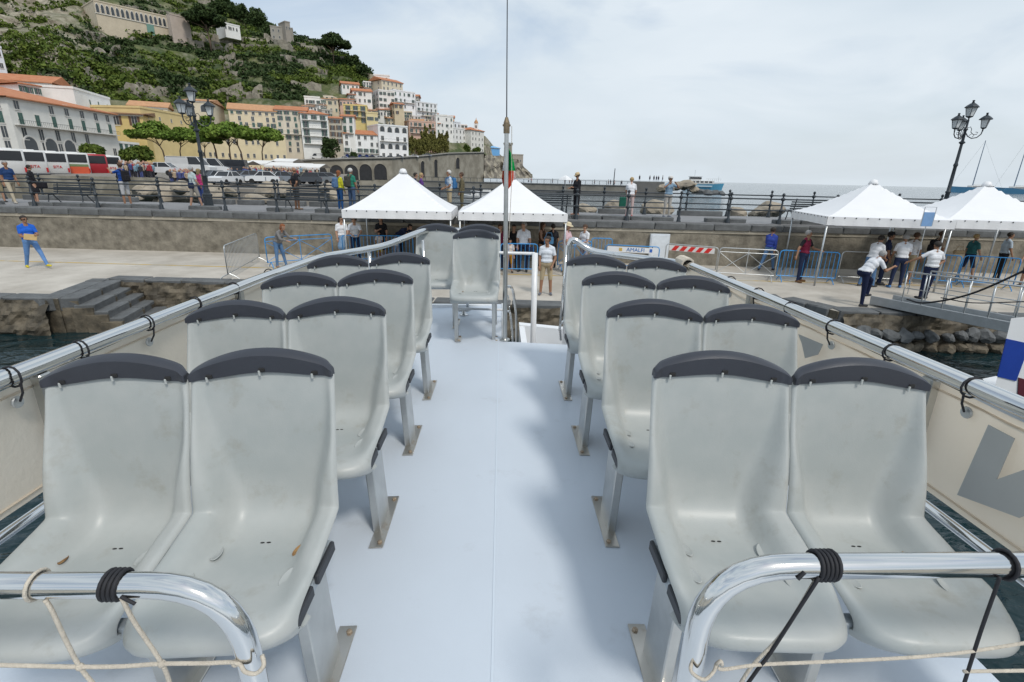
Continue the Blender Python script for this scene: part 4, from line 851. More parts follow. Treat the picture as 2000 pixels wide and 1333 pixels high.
Bd('house', 'grey beige house squeezed beside the white palazzo', 645, 211, 671, 212, 231, 284, 10, BEI, 'gable', 4, 2, 'brown', 0, None, TERRA, 8, 'house', (), (1.0, 1.7))
Bd('house', 'white house with orange roof and two tall windows below the yellow one', 669, 216, 696, 217, 227, 264, 10, WHT, 'gable', 2, 2, 'closed', 0, None, TERRA, 12, 'house', (0,), (1.1, 2.2))
Bd('seafront_house', 'long white seafront house with red roof and blue awned arch', 661, 214, 757, 224, 260, 313, 10, (.84, .84, .83), 'gable', 4, 8, ['bluearch', 'green', 'plain', 'plain'], 0, None, TERRA, 4, 'house', (1,), (1.0, 1.5))
Bd('seafront_house', 'white block with arched windows and pale green awnings on the coast road', 742, 221, 798, 228, 245, 312, 13, (.84, .84, .84), 'flat', 4, 4, ['plain', 'arch', 'plain', 'arch'], 1, None, None, 4, 'house', (2,), (1.1, 1.7))
Bd('house', 'yellow house with dark green shutters in the middle of the slope', 673, 236, 722, 238, 206, 242, 10, (.70, .56, .24), 'flat', 3, 3, 'green', 0, None, None, 8, 'house', (1, 2), (1.0, 1.8))
Bd('house', 'low yellow house right of the green shuttered one', 716, 236, 742, 238, 221, 240, 9, (.68, .58, .33), 'flat', 1, 3, 'green', 0, None, None, 8)
Bd('house', 'pink house with dark windows above the yellow one', 664, 246, 697, 247, 194, 210, 9, PNK, 'shed', 1, 4, 'plain', 0, None, TERRA, 8)
Bd('house', 'cream house with orange roof left of the pink one', 632, 244, 668, 245, 193, 222, 10, CRM, 'shed', 2, 3, 'mix', 0, None, TERRA2, 10)
Bd('house', 'white house at the left end of the upper row', 597, 240, 634, 242, 190, 222, 10, WHT, 'flat', 2, 4, 'mix', -1, None, None, 10, 'house', (1,))
Bd('house', 'white house with orange roof and four dark windows highest on the left', 668, 270, 710, 273, 163, 176, 9, WHT, 'gable', 1, 4, 'closed', -1, None, TERRA, 8)
Bd('house', 'white house with red roof just below the highest orange roof', 690, 262, 733, 265, 177, 202, 10, WHT, 'gable', 2, 4, 'mix', -1, None, TERRA, 8)
Bd('house', 'white house on the skyline with red roof edge', 731, 298, 768, 300, 147, 172, 10, WHT, 'flat', 2, 3, 'plain', -1, None, None, 8)
Bd('house', 'cream gabled house on the skyline', 746, 286, 792, 296, 156, 178, 11, (.64, .57, .44), 'gable', 2, 5, 'plain', -1, None, TERRA, 8)
Bd('hotel', 'tall white hotel with rows of awnings near the skyline', 770, 276, 815, 284, 177, 212, 10, (.83, .83, .84), 'flat', 3, 5, 'mix', -1, None, None, 10, 'building', (1,))
Bd('house', 'white house with green doors left of the tall white hotel', 741, 268, 776, 272, 177, 212, 10, WHT, 'flat', 3, 4, 'green', -1, None, None, 8)
Bd('house', 'white house with balconies on the right slope', 814, 284, 856, 292, 200, 236, 10, (.74, .75, .76), 'flat', 4, 5, 'mix', -1, None, None, 8, 'house', (1, 2))
Bd('house', 'pink terraced house above the cypresses', 800, 262, 852, 268, 237, 262, 9, PNK, 'flat', 2, 6, 'mix', -1, None, None, 8, 'house', (0, 1))
Bd('house', 'cream house with orange roof among the white ones', 771, 262, 792, 264, 203, 226, 8, (.62, .52, .36), 'gable', 2, 2, 'brown', -1, None, TERRA, 8)
Bd('house', 'white house above the road right of the cypresses', 852, 284, 886, 290, 226, 262, 9, WHT, 'flat', 3, 4, 'mix', -1, None, None, 8)
Bd('house', 'narrow white house with blue glazed terrace', 866, 296, 900, 301, 238, 262, 8, (.70, .74, .78), 'flat', 2, 5, 'plain', -1, None, None, 8)
Bd('convent', 'large white convent with buttressed walls on the point', 876, 288, 922, 303, 250, 294, 12, (.77, .76, .74), 'flat', 4, 7, 'plain', -1, None, None, 10, 'convent')
Bd('convent', 'white convent end wing with red roof on the point', 920, 296, 945, 305, 254, 298, 10, (.74, .72, .67), 'hip', 4, 4, 'plain', 0, None, TERRA, 8, 'convent', (), (.7, 1.2))
bt = aty(930, 254, 303); belf = thing('bell_tower', 'small domed bell tower on the convent roof', 'tower', bt); mb = MB(); mb.bb(-1, 1, -1, 1, -2, 3.2); mb.obj('shaft', wallmat(WHT), belf); MB().lathe([(1.2, 3.2), (1.0, 4.2), (.5, 5.0), (.15, 5.4), (.1, 6.2), (0, 6.3)], n=10).obj('dome', TERRA2, belf)
for k in range(2): o = link('arch_opening', WIN['arch'], belf, (0, -1.02, .8)) if k == 0 else link('arch_opening', WIN['arch'], belf, (-1.02, 0, .8)); o.scale = (.7, 1, 1.6); o.rotation_euler = (0, 0, 0 if k == 0 else R_(-90))
Bd('house', 'house wrapped in blue sheeting beyond the convent', 951, 322, 976, 330, 288, 302, 8, (.16, .40, .72), 'shed', 0, 0, 'plain', 0, None, plain((.2, .45, .75)), 4)
tw = thing('watch_tower', 'old round stone watch tower on the headland', 'tower', aty(992, 312, 335)); MB().lathe([(3.0, -4), (2.6, 4), (2.5, 8.2), (2.8, 8.4), (2.8, 9.0)], n=16).obj('drum', wallmat((.25, .24, .2)), tw); mb = MB(); [mb.box((2.6 * math.cos(a), 2.6 * math.sin(a), 9.4), (.8, .8, .8), Matrix.Rotation(a, 3, 'Z')) for a in [i * math.pi / 5 for i in range(10)]]; mb.obj('battlement', wallmat((.25, .24, .2)), tw)
Bd('house', 'stone house with flat roof beside the watch tower', 1001, 336, 1022, 338, 303, 322, 8, (.40, .36, .31), 'flat', 1, 2, 'plain', 0, None, None, 5)
# tightly stacked small houses on the slope
FG = 'small houses stacked on the slope'
def hill_t(px, py):                            # where the slope shows at a height of the picture
    best = min((abs(proj_y(hill_raw(px, k / 60)) - py), k / 60) for k in range(61)); return hill_raw(px, best[1])
def proj_y(p): c = RW @ np.array(p - CAM); return 666.5 + FPX * c[1] / c[2]
hs_ = []
for k in range(420):
    px = hr.uniform(600, 905); sky_y = (152 + max(0, px - 745) * .53) if px > 690 else 186; low = 296 if px < 800 else 262; yb = hr.uniform(sky_y + 22, max(sky_y + 30, low))
    if px < 800 and yb > 250 or any(abs(px - a) < 14 and abs(yb - b) < 12 for a, b in hs_): continue
    hs_.append((px, yb))
hs_.sort(); ORDW = ['first', 'second', 'third', 'fourth', 'fifth', 'sixth', 'seventh', 'eighth', 'ninth', 'tenth', 'eleventh', 'twelfth', 'thirteenth', 'fourteenth', 'fifteenth', 'sixteenth', 'seventeenth', 'eighteenth', 'nineteenth', 'twentieth']
CN = {WHT: 'white', (.70, .72, .74): 'bluish white', CRM: 'cream', PNK: 'pink', (.70, .66, .55): 'ivory', GRY: 'grey'}; cnt = {}
for px, yb in hs_:
    p = hill_t(px, yb); Y = p.y - 5; w = hr.uniform(16, 30); h = hr.uniform(14, 24); c = hr.choice([WHT, WHT, WHT, (.70, .72, .74), CRM, PNK, (.70, .66, .55), GRY]); rf = hr.choice(['flat', 'flat', 'flat', 'gable', 'shed']); key = (CN[c], 'flat roofed' if rf == 'flat' else 'tile roofed'); n_ = cnt.get(key, 0); cnt[key] = n_ + 1
    Bd('house', '%s from the left of the small %s %s houses stacked on the slope' % (ORDW[min(19, n_)], key[0], key[1]), px - w / 2, Y, px + w / 2, Y + hr.uniform(0, 3), yb - h, yb, 8, c, rf, 2 if h < 18 else 3, 3 if w < 22 else 4, 'mix', hr.choice([0, -1]), FG, hr.choice([TERRA, TERRA2]), 7, balc=hr.choice([(), (), (1,)]))
# on the hill top
mn = Bd('monastery', 'long pale monastery with a row of arches high on the hill', 192, 268, 376, 292, 2, 50, 20, (.58, .50, .38), 'flat', 0, 0, 'plain', 0, None, None, 12, 'monastery')
t, L, H = mn
for k in range(16): o = link('arch_opening', WIN['arch'], t, (L * (k + .5) / 16, -.06, H * .56)); o.scale = (L / 16 * .62, 1, H * .34)
MB().bb(-.3, L + .3, -.3, 0, H * .5, H * .53).obj('string_course', FRAME, t); MB().bb(L * .64, L * .74, -.25, -.05, .3, H * .5).obj('green_panel', plain((.16, .30, .25)), t)
Bd('house', 'ruined grey stone fort on the hill crest', 530, 326, 596, 330, 52, 78, 12, (.34, .32, .28), 'flat', 2, 4, 'plain', 0, None, None, 10, 'fort')
Bd('house', 'square stone keep on top of the hill fort', 558, 325, 592, 327, 43, 62, 9, (.32, .29, .25), 'flat', 1, 2, 'plain', 0, None, None, 8, 'fort')
Bd('house', 'white villa on the hill below the monastery pine', 440, 300, 500, 306, 46, 60, 10, WHT, 'flat', 1, 6, 'plain', 0, None, None, 3)
Bd('house', 'pinkish two storey villa beside the big hill pine', 374, 292, 404, 294, 38, 68, 9, (.5, .42, .36), 'flat', 2, 3, 'plain', 0, None, None, 8)
cw = thing('crest_wall', 'pale retaining wall sloping down the crest towards the skyline houses', 'wall'); P = [aty(x, y, Y) for x, y, Y in ((655, 124, 322), (700, 138, 316), (735, 148, 310))]
MB().add([p for p in P] + [p - Vector((0, 0, 7)) for p in P] + [p + Vector((0, 2, 0)) for p in P], [(3, 4, 1, 0), (4, 5, 2, 1), (0, 1, 7, 6), (1, 2, 8, 7)]).obj('masonry', wallmat((.55, .47, .34)), cw)
tr_ = thing('terrace_wall', 'long stone terrace wall below the hill top villa', 'wall'); P = [aty(x, y, Y) for x, y, Y in ((385, 66, 315), (460, 70, 318), (560, 84, 325), (620, 92, 322))]; MB().add([p for p in P] + [p - Vector((0, 0, 6)) for p in P] + [p + Vector((0, 3, 0)) for p in P], [(4 + i, 5 + i, 1 + i, i) for i in range(3)] + [(i, i + 1, 9 + i, 8 + i) for i in range(3)]).obj('masonry', wallmat((.42, .38, .30)), tr_)

# ------------------------------------------------------------------ vegetation
def leaf_mat(name, c0, c1):
    mt = pm(name, c0, .8, scale=.35, col2=c1, thr=(.3, .7), spec=.2); return mt
LEAF = leaf_mat('leaves_mid', (.045, .085, .016), (.15, .19, .035)); LEAFD = leaf_mat('leaves_dark', (.026, .052, .018), (.065, .095, .03)); PINEL = leaf_mat('pine_needles', (.085, .155, .025), (.20, .28, .05)); BARK = pm('pine_bark', (.17, .12, .085), .9, var=.3, scale=2, bump=.6); CYP = leaf_mat('cypress_green', (.10, .11, .03), (.24, .22, .065))
nr = np.random.RandomState(4)
def leaf_cloud(centers, radii, n_each, size, flat=1.0, shell=.55):
    """many small leaf quads spread through ellipsoid clumps -> verts, faces"""
    V = []; F = []; k = 0
    for c, r, n in zip(centers, radii, n_each):
        d = nr.normal(size=(n, 3)); d /= np.linalg.norm(d, axis=1)[:, None]; rad = shell + (1 - shell) * nr.rand(n, 1) ** .6
        P = np.array(c) + d * rad * np.array(r)
        a = nr.normal(size=(n, 3)); a /= np.linalg.norm(a, axis=1)[:, None]; b = np.cross(a, nr.normal(size=(n, 3))); b /= (np.linalg.norm(b, axis=1)[:, None] + 1e-9)
        s = size * (.6 + .8 * nr.rand(n, 1)); q = np.stack([P - a * s - b * s * .6, P + a * s - b * s * .6, P + a * s + b * s * .6, P - a * s + b * s * .6], 1).reshape(-1, 3); V.append(q)
        F.append(np.arange(n * 4).reshape(-1, 4) + k); k += n * 4
    return np.concatenate(V), np.concatenate(F)
def cloud_obj(name, V, F, mat, parent=None):
    me = bpy.data.meshes.new(name); me.vertices.add(len(V)); me.vertices.foreach_set('co', V.astype(np.float32).ravel()); me.loops.add(F.size); me.loops.foreach_set('vertex_index', F.astype(np.int32).ravel())
    me.polygons.add(len(F)); me.polygons.foreach_set('loop_start', np.arange(0, F.size, 4, dtype=np.int32)); me.update(calc_edges=True); me.materials.append(mat); return link(name, me, parent)
TWM = pm('dry_stone_wall', (.34, .31, .25), .95, scale=.6, bump=1, bscale=2.5, col2=(.20, .18, .145), thr=(.42, .62)); wr = random.Random(21)
for k in range(64):
    px = wr.uniform(150, 690); tt = wr.uniform(.24 if px < 590 else .45, .93); wl = wr.uniform(18, 60); P = [hill(px + wl * q / 10, tt + .006 * math.sin(q * .9)) for q in range(11)]; hh = wr.uniform(1.8, 3.4); mb = MB()
    F_ = [Vector((p.x, p.y - 2.0, p.z + hh * .75 + .2 * math.sin(i * 2.1))) for i, p in enumerate(P)]; B_ = [p - Vector((0, .2, hh + 1.5)) for p in F_]; K_ = [p + Vector((0, 1.2, 0)) for p in F_]
    mb.add(B_ + F_ + K_, [(i, i + 1, 12 + i, 11 + i) for i in range(10)] + [(11 + i, 12 + i, 23 + i, 22 + i) for i in range(10)]); mb.obj('terrace_wall', TWM, hl)
# scrub and vines on the terraces: nobody could count it
cs = {0: ([], [], []), 1: ([], [], [])}
for k in range(7600):
    px = hr.uniform(-60, 735); t = hr.uniform(.22 if px < 600 else .3, 1.0)
    if px < 170 and hr.random() < .62: continue
    if 595 < px and t < .42: continue
    p = hill(px, t); pat = nz3(p, 26, 3) + .35 * nz3(p, 9, 6)
    if pat < -.16 and hr.random() < .8: continue
    r = hr.uniform(.8, 1.9) * (1.5 if hr.random() < .12 else 1); g = 1 if nz3(p, 33, 9) > .08 else 0
    c_ = cs[g]; c_[0].append((p.x, p.y - .3, p.z + r * .45)); c_[1].append((r * 1.35, r * 1.1, r * .85)); c_[2].append(26)
for g, mt in ((0, LEAF), (1, LEAFD)):
    V, F = leaf_cloud(*cs[g], .48); tag(cloud_obj('scrub', V, F, mt), 'mid green scrub and vines covering the hill terraces' if g == 0 else 'dark evergreen scrub covering parts of the hill', 'vegetation', None, 'stuff')
def pine(label, px, ybase, Y, ytop, wpx, lean=0, group='umbrella pines', mat=None, n=5):
    b = aty(px, ybase, Y); top = aty(px, ytop, Y); H = top.z - b.z; Wd = wpx / FPX * Y * 1.0; t = thing('umbrella_pine', label, 'tree', b, 0, group); z0 = H * .60; r_ = random.Random(int(px))
    mb = MB(); fork = H * .38; mb.tube([(0, 0, -2), (lean * .1, 0, fork * .5), (lean * .35, 0, fork), (lean * .6, 0, H * .6)], [H * .028, H * .022, H * .018, H * .012], 7)
    tips = []
    for k in range(n):
        a = 2 * math.pi * k / n + r_.uniform(-.4, .4); rr = Wd * .5 * r_.uniform(.3, .8); tip = (lean + rr * math.cos(a), rr * math.sin(a) * .8, z0 + H * .1 * r_.uniform(-.3, .8)); tips.append(tip)
        mb.tube([(lean * .35, 0, fork * r_.uniform(.85, 1.15)), (lean * .6 + rr * .4 * math.cos(a), rr * .35 * math.sin(a), H * .54), tip], [H * .014, H * .010, H * .005], 5)
    mb.obj('trunk', BARK, t, smooth=True); C = []; Rd = []; Nn = []
    for k in range(34):
        a = r_.uniform(0, 6.28); q = math.sqrt(r_.random()) * Wd * .46; hh = (1 - (q / (Wd * .5)) ** 2) * H * .40; C.append((lean + q * math.cos(a), q * math.sin(a) * .8, z0 + hh * r_.uniform(.35, 1.15) + H * .02)); s = Wd * r_.uniform(.085, .15); Rd.append((s * 1.2, s * 1.1, s * .55)); Nn.append(170)
    V, F = leaf_cloud(C, Rd, Nn, .022 * Wd + .05, shell=.4); cloud_obj('crown', V, F, mat or PINEL, t)
for lb, px, yb, Y, yt, w, ln in (('umbrella pine leftmost before the yellow building', 322, 306, 128, 247, 82, -2.4), ('umbrella pine with low crown left of the street lamp', 352, 306, 132, 252, 66, 1.6), ('small umbrella pine right beside the street lamp', 400, 306, 138, 262, 46, 1), ('umbrella pine with tall crown just right of the street lamp', 424, 308, 140, 234, 64, -1.2), ('umbrella pine with the widest crown before the cream building', 474, 310, 136, 243, 92, -2.2), ('umbrella pine at the right end of the grove', 512, 308, 142, 253, 64, 1.5), ('slender umbrella pine in the middle of the grove', 450, 309, 150, 246, 60, .5)):
    pine(lb, px, yb, Y, yt, w, ln)
pine('large dark umbrella pine on the hill below the monastery', 412, 92, 290, 18, 66, -1.5, None, LEAFD); pine('large dark umbrella pine on the hill crest below the fort', 652, 122, 312, 72, 58, 0, None, LEAFD)
def bush(name, label, px, yb, Y, wpx, hpx, mat, cat='tree', group=None, cyl=False):
    b = aty(px, yb, Y); s = Y / FPX * 1.02; w, h = wpx * s, hpx * s; t = thing(name, label, cat, b, 0, group); C = []; Rd = []; Nn = []
    for k in range(16 if not cyl else 10):
        a = hr.uniform(0, 6.28); q = math.sqrt(hr.random()) * w * .32; z = hr.uniform(.18, .85) * h; sc = (1 - abs(z / h - .45) * .9) if not cyl else (1.05 - z / h); C.append((q * math.cos(a) * sc, q * math.sin(a) * sc, z)); r = w * .24 * sc + .15; Rd.append((r, r, r * (.9 if not cyl else 1.8))); Nn.append(110 if not cyl else 190)
    V, F = leaf_cloud(C, Rd, Nn, .03 * w + .08, shell=.45); cloud_obj('crown', V, F, mat, t); MB().tube([(0, 0, -1), (0, 0, h * .5)], [w * .05 + .05, w * .03 + .03], 6).obj('trunk', BARK, t)
bush('round_tree', 'round dark green tree before the long white seafront house', 647, 312, 203, 38, 38, LEAFD); bush('hedge_tree', 'low bushy tree at the corner of the white seafront house', 690, 312, 208, 20, 12, LEAFD)
for k in range(20): bush('cypress', '%s olive green cypress from the left in the dense row above the coast road' % ORDW[k], 803 + k * 3.7 + hr.uniform(-1, 1), 304 - k * .35, 240 + k * 1.2, 17, hr.uniform(28, 44) + (14 if 6 < k < 12 else 0), CYP, 'tree', 'cypress row', True)
for lb, px, yb, Y, w, h in (('clipped green hedge beside the red bus', 182, 302, 84, 40, 12), ('broad dark shrub left of the pines', 275, 310, 90, 40, 18), ('dark shrub behind the man in blue with the backpack', 250, 312, 86, 26, 16), ('green shrub on the headland slope below the convent', 912, 300, 292, 14, 16), ('shrub on the cliff edge at the convent foot', 932, 302, 296, 18, 12)): bush('shrub', lb, px, yb, Y, w, h, LEAF, 'shrub')
for k, px in enumerate((432, 440, 452, 500, 528, 575, 690, 712, 470, 505)):
    lbs = ['dark round oak nearest the monastery on the skyline', 'dark oak second on the skyline left of the villa', 'dark oak above the villa roof', 'dark oak right of the white villa', 'oak close left of the ruined fort', 'oak in front of the fort wall', 'oak at the lower end of the crest wall', 'oak just left of the skyline houses', 'tall dark oak on the wooded summit', 'small dark oak on the wooded summit edge']
    y_ = {432: 22, 440: 14, 452: 30, 500: 48, 528: 62, 575: 88, 690: 128, 712: 144, 470: 26, 505: 38}[px]; bush('oak', lbs[k], px, y_ + 12, 345 - max(0, px - 560) * .2, 34, 24, LEAFD)
# ------------------------------------------------------------------ buses, cars and stalls along the shore
GLASSB = pm('vehicle_glass', (.02, .022, .026), .12, var=.1, scale=2); TYRE = pm('tyre', (.02, .02, .02), .85, var=.2, scale=8); TAIL = pm('tail_light', (.45, .02, .02), .3, var=.1); BUSW = pm('bus_white', (.66, .66, .65), .4, var=.06, scale=1); BUSR = pm('bus_red', (.36, .02, .03), .35, var=.08, scale=1)
REDT = plain((.6, .03, .03))
def bus(label, px, ytop, Y, rz, body, stripe=None, sign='SITA'):
    top = aty(px, ytop, Y); t = thing('parked_bus', label, 'bus', (top.x, top.y, top.z - 3.25), rz, 'coaches parked above the harbour')
    mb = MB(); mb.cbox((0, 5.5, 1.78), (2.5, 11, 2.9), .16); smooth_by_angle(mb.obj('body', body, t), 50)
    MB().cbox((0, -.02, 2.55), (2.05, .08, .95), .03).obj('rear_window', GLASSB, t)
    for s in (-1, 1):
        MB().cbox((s * 1.255, 5.5, 2.45), (.03, 10.2, .9), .01).obj('side_window', GLASSB, t)
        MB().cbox((s * 1.08, -.03, 1.15), (.18, .06, .5), .02).obj('tail_light', TAIL, t)
        for y in (2.6, 8.8): MB().lathe([(.3, -.13), (.48, -.13), (.5, -.06), (.5, .06), (.48, .13), (.3, .13)], (s * 1.1, y, .5), 14, Matrix.Rotation(R_(90), 3, 'Y')).obj('wheel', TYRE, t)
    MB().cbox((0, -.05, .6), (2.45, .14, .36), .04).obj('bumper', DPLAST if stripe is None else stripe, t)
    if stripe: MB().cbox((0, -.03, 1.15), (2.1, .06, .85), .02).obj('advert_panel', stripe, t); MB().cbox((0, -.035, 1.72), (2.1, .06, .3), .02).obj('advert_picture', plain((.16, .22, .10)), t)
    elif sign: text(sign, .42, REDT, t, (.1, -.04, 1.5), (R_(90), 0, 0), ext=.02)
    mb = MB(); mb.cbox((0, 5.5, 3.28), (1.5, 6, .14), .04); mb.obj('roof_unit', BUSW, t); return t
for a in (('white coach with roof visible at the far left edge', 12, 290, 56, R_(50), BUSW, None, None), ('white coach with red lettering second from the left edge', 58, 293, 60, R_(50), BUSW), ('white coach with red lettering between white and green coaches', 103, 296, 64, R_(50), BUSW), ('white coach with orange advert on its rear', 146, 298, 67, R_(50), BUSW, plain((.62, .10, .04))), ('dark red coach among the white ones', 184, 301, 70, R_(50), BUSR, None, None), ('white coach with red lettering right of the red one', 214, 304, 78, R_(50), BUSW)): bus(*a)
def car_parts(t, L, col, van=False):
    Wd = 1.75 if not van else 1.95; mb = MB()
    prof = [(-L / 2, .35), (-L / 2, .75), (-L * .46, .88), (-L * .2, .95), (L * .28, .97), (L * .47, .92), (L / 2, .7), (L / 2, .35)] if not van else [(-L / 2, .4), (-L / 2, .9), (-L * .44, 1.05), (-L * .3, 1.15), (L * .49, 1.15), (L / 2, .4)]
    cab = [(-L * .22, .94), (-L * .08, 1.42), (L * .24, 1.44), (L * .40, .96)] if not van else [(-L * .34, 1.12), (-L * .22, 2.0), (L * .46, 2.05), (L * .49, 1.12)]
    def ext(P, w0, w1, zl, zh):
        n = len(P); V = []
        for s in (-1, 1):
            for x, z in P: k = (z - zl) / max(.01, zh - zl); V.append((x, s * (w0 + (w1 - w0) * k) / 2, z))
        return V, [tuple(range(n)), tuple(range(2 * n - 1, n - 1, -1))] + [((i + 1) % n, i, n + i, n + (i + 1) % n) for i in range(n)]
    mb.add(*ext(prof, Wd, Wd * .96, .35, .97)); smooth_by_angle(mb.obj('body', col, t), 40)
    g = MB(); g.add(*ext(cab, Wd * .93, Wd * .76, .94, 1.44 if not van else 2.05)); g.obj('glasshouse', GLASSB, t)
    r = MB(); zt = cab[1][1]; x0, x1 = cab[1][0], cab[2][0]; r.cbox(((x0 + x1) / 2, 0, (cab[1][1] + cab[2][1]) / 2 + .01), (x1 - x0 + .1, Wd * .79, .06), .02)
    for s in (-1, 1):
        for xx in (0, 2): a, b = cab[0 if xx == 0 else 3], cab[1 if xx == 0 else 2]; r.tube([(a[0], s * Wd * .465, a[1]), (b[0], s * Wd * .385, b[1])], .04, 4)
        r.tube([(.1, s * Wd * .468, .95), (.08, s * Wd * .385, zt)], .04, 4)
        if van: r.cbox((L * .22, s * Wd * .455, 1.5), (L * .5, .05, .9), .01, Matrix.Rotation(R_(-s * 5), 3, 'X'))
    r.obj('roof', col, t)
    for s in (-1, 1):
        for x in (-L * .31, L * .31): w = MB(); w.lathe([(.12, -.09), (.28, -.1), (.31, -.06), (.31, .06), (.28, .1), (.12, .09)], (x, s * Wd * .46, .31), 12, Matrix.Rotation(R_(90), 3, 'X')); w.obj('wheel', TYRE, t)
        MB().cbox((-L * .49, s * Wd * .36, .7), (.06, .3, .14), .02).obj('headlight', LGLASS, t); MB().cbox((L * .495, s * Wd * .38, .75), (.05, .22, .18), .02).obj('tail_light', TAIL, t)
def car(label, px, py, Y, rz, col, van=False, grp='cars parked along the shore'):
    p = aty(px, py, Y); t = thing('parked_van' if van else 'parked_car', label, 'van' if van else 'car', p, rz, grp); car_parts(t, 5.2 if van else hr.uniform(3.5, 3.9), col, van)
CW, CS, CD, CB, CK = (pm('car_' + n, c, .25, m_, var=.04, coat=.6) for n, c, m_ in (('white', (.66, .67, .68), 0), ('silver', (.20, .22, .25), .5), ('dark', (.035, .04, .05), .2), ('blue', (.05, .08, .14), .3), ('grey', (.17, .18, .19), .4)))
for a in (('white estate car beside the crowd left of the street lamp', 316, 343.5, 62, R_(8), CW), ('silver car just right of the street lamp foot', 418, 358, 64, R_(60), CS), ('small white hatchback seen from behind', 444, 361, 61, R_(80), CW), ('dark blue people carrier in the front row', 462, 357, 66, R_(25), CB), ('silver grey people carrier beside the blue one', 486, 358, 64, R_(30), CS), ('white car behind the railing in the front row', 516, 360, 63, R_(15), CW), ('pale car at the right of the white one', 545, 360, 64, R_(40), CS), ('grey car left of the man in black', 562, 361, 65, R_(60), CK), ('dark car right of the man in black', 598, 361, 66, R_(35), CD), ('grey car near the right end of the row', 616, 360, 69, R_(50), CK), ('dark car behind the front row', 530, 351, 74, R_(20), CD), ('silver car at the right end of the row', 632, 359, 72, R_(30), CS)): car(*a)
car('white minibus beside the market awnings', 376, 341, 66, R_(184), BUSW, True, 'vans by the market'); car('white van partly behind the street lamp', 408, 342, 70, R_(200), CW, True, 'vans by the market'); car('black van under the market awnings', 448, 341, 78, R_(10), CD, True, 'vans by the market'); car('white minibus up on the coast road', 621, 311.5, 202, R_(5), BUSW, True, 'vans by the market')
road = ('white car', 'silver car', 'dark car', 'grey car', 'white estate', 'black car', 'pale silver car', 'dark grey car', 'white hatchback')
for k, (px, c) in enumerate(((668, CW), (684, CD), (705, CS), (722, CD), (738, CW), (758, CS), (776, CK), (806, CW), (832, CS))):
    p = sw(px); t = thing('parked_car', '%s number %s along the coast road from the round tree' % (road[k], ('one', 'two', 'three', 'four', 'five', 'six', 'seven', 'eight', 'nine')[k]), 'car', (p.x, p.y + 2.2, p.z), R_(12), 'cars on the coast road'); car_parts(t, 4.2, c)
AWN = pm('awning_white', (.72, .71, .69), .8, var=.08, scale=.6)
for k, (px0, px1, py, Y) in enumerate(((432, 478, 319, 88), (476, 520, 318, 94), (515, 560, 322, 90), (556, 600, 324, 88), (596, 624, 326, 84), (528, 572, 314, 104))):
    a, b = aty(px0, py, Y), aty(px1, py, Y); t = thing('market_awning', ('white market awning behind the black van', 'white market awning in the middle of the stalls', 'white market awning with scalloped edge', 'long white market awning right of the middle', 'white market awning at the right end of the stalls', 'white awning in the second row of stalls')[k], 'awning', (a.x, a.y, a.z - 2.6), 0, 'white market awnings'); L = b.x - a.x
    mb = MB(); mb.add([(0, 0, 2.5), (L, 0, 2.5), (L, 3, 3.1), (0, 3, 3.1), (0, 0, 2.2), (L, 0, 2.2)], [(0, 1, 2, 3), (4, 5, 1, 0)]); mb.add([(0, 3, 3.1), (L, 3, 3.1), (L, 6, 2.5), (0, 6, 2.5)], [(0, 1, 2, 3)]); mb.obj('cover', AWN, t)
    for x in (0.1, L - .1): MB().tube([(x, .1, -.8), (x, .1, 2.5)], .05, 6).obj('post', ALU, t)
# crowds under the awnings: tiny figures nobody could count
cm = [cloth(c) for c in ((.5, .48, .46), (.08, .10, .25), (.35, .05, .06), (.04, .04, .05), (.22, .34, .42), (.45, .35, .25))]; SKIN = pm('skin', (.42, .24, .16), .6, var=.08, scale=8); SKIN2 = pm('skin_tanned', (.30, .155, .09), .6, var=.08, scale=8)
mb = MB()
def mini(mb, x, y, z, h, ci, rz):
    r = Matrix.Rotation(rz, 3, 'Z'); k = h / 1.7; o = Vector((x, y, z)); T = lambda *p: o + r @ (Vector(p) * k)
    mb.cur = 3 if ci != 3 else 1
    for s in (-1, 1): mb.tube([T(s * .09, s * .06, 0), T(s * .09, 0, .42), T(s * .08, 0, .86)], [.05 * k, .06 * k, .09 * k], 6)
    mb.cur = ci; mb.tube([T(0, 0, .82), T(0, 0, 1.05), T(0, 0, 1.32), T(0, 0, 1.44)], [.15 * k, .16 * k, .19 * k, .07 * k], 7)
    for s in (-1, 1): mb.tube([T(s * .2, 0, 1.38), T(s * .25, .03, 1.1), T(s * .22, -.1, .88)], [.055 * k, .045 * k, .035 * k], 5)
    mb.cur = 6; mb.ell(T(0, 0, 1.58), (.085 * k, .1 * k, .12 * k), 7, 5)
for k in range(210):
    px = hr.choice([hr.uniform(232, 300), hr.uniform(330, 372), hr.uniform(425, 620), hr.uniform(425, 560)]); Y = hr.uniform(68, 92) if px > 400 else hr.uniform(56, 66); d = _ray(px, 330, RW); X = CAM.x + d.x * Y / d.y; z = (.35 if px < 310 else -.35) + min(1, (Y - 54) / 140 * 4) * .75 + (Y - 54) / 140 * 1.2; mini(mb, X, Y, z, hr.uniform(1.55, 1.8), hr.randrange(6), hr.uniform(0, 6))
tag(mb.obj('crowd', cm + [SKIN]), 'distant crowd of visitors around the market awnings', 'crowd', None, 'stuff')

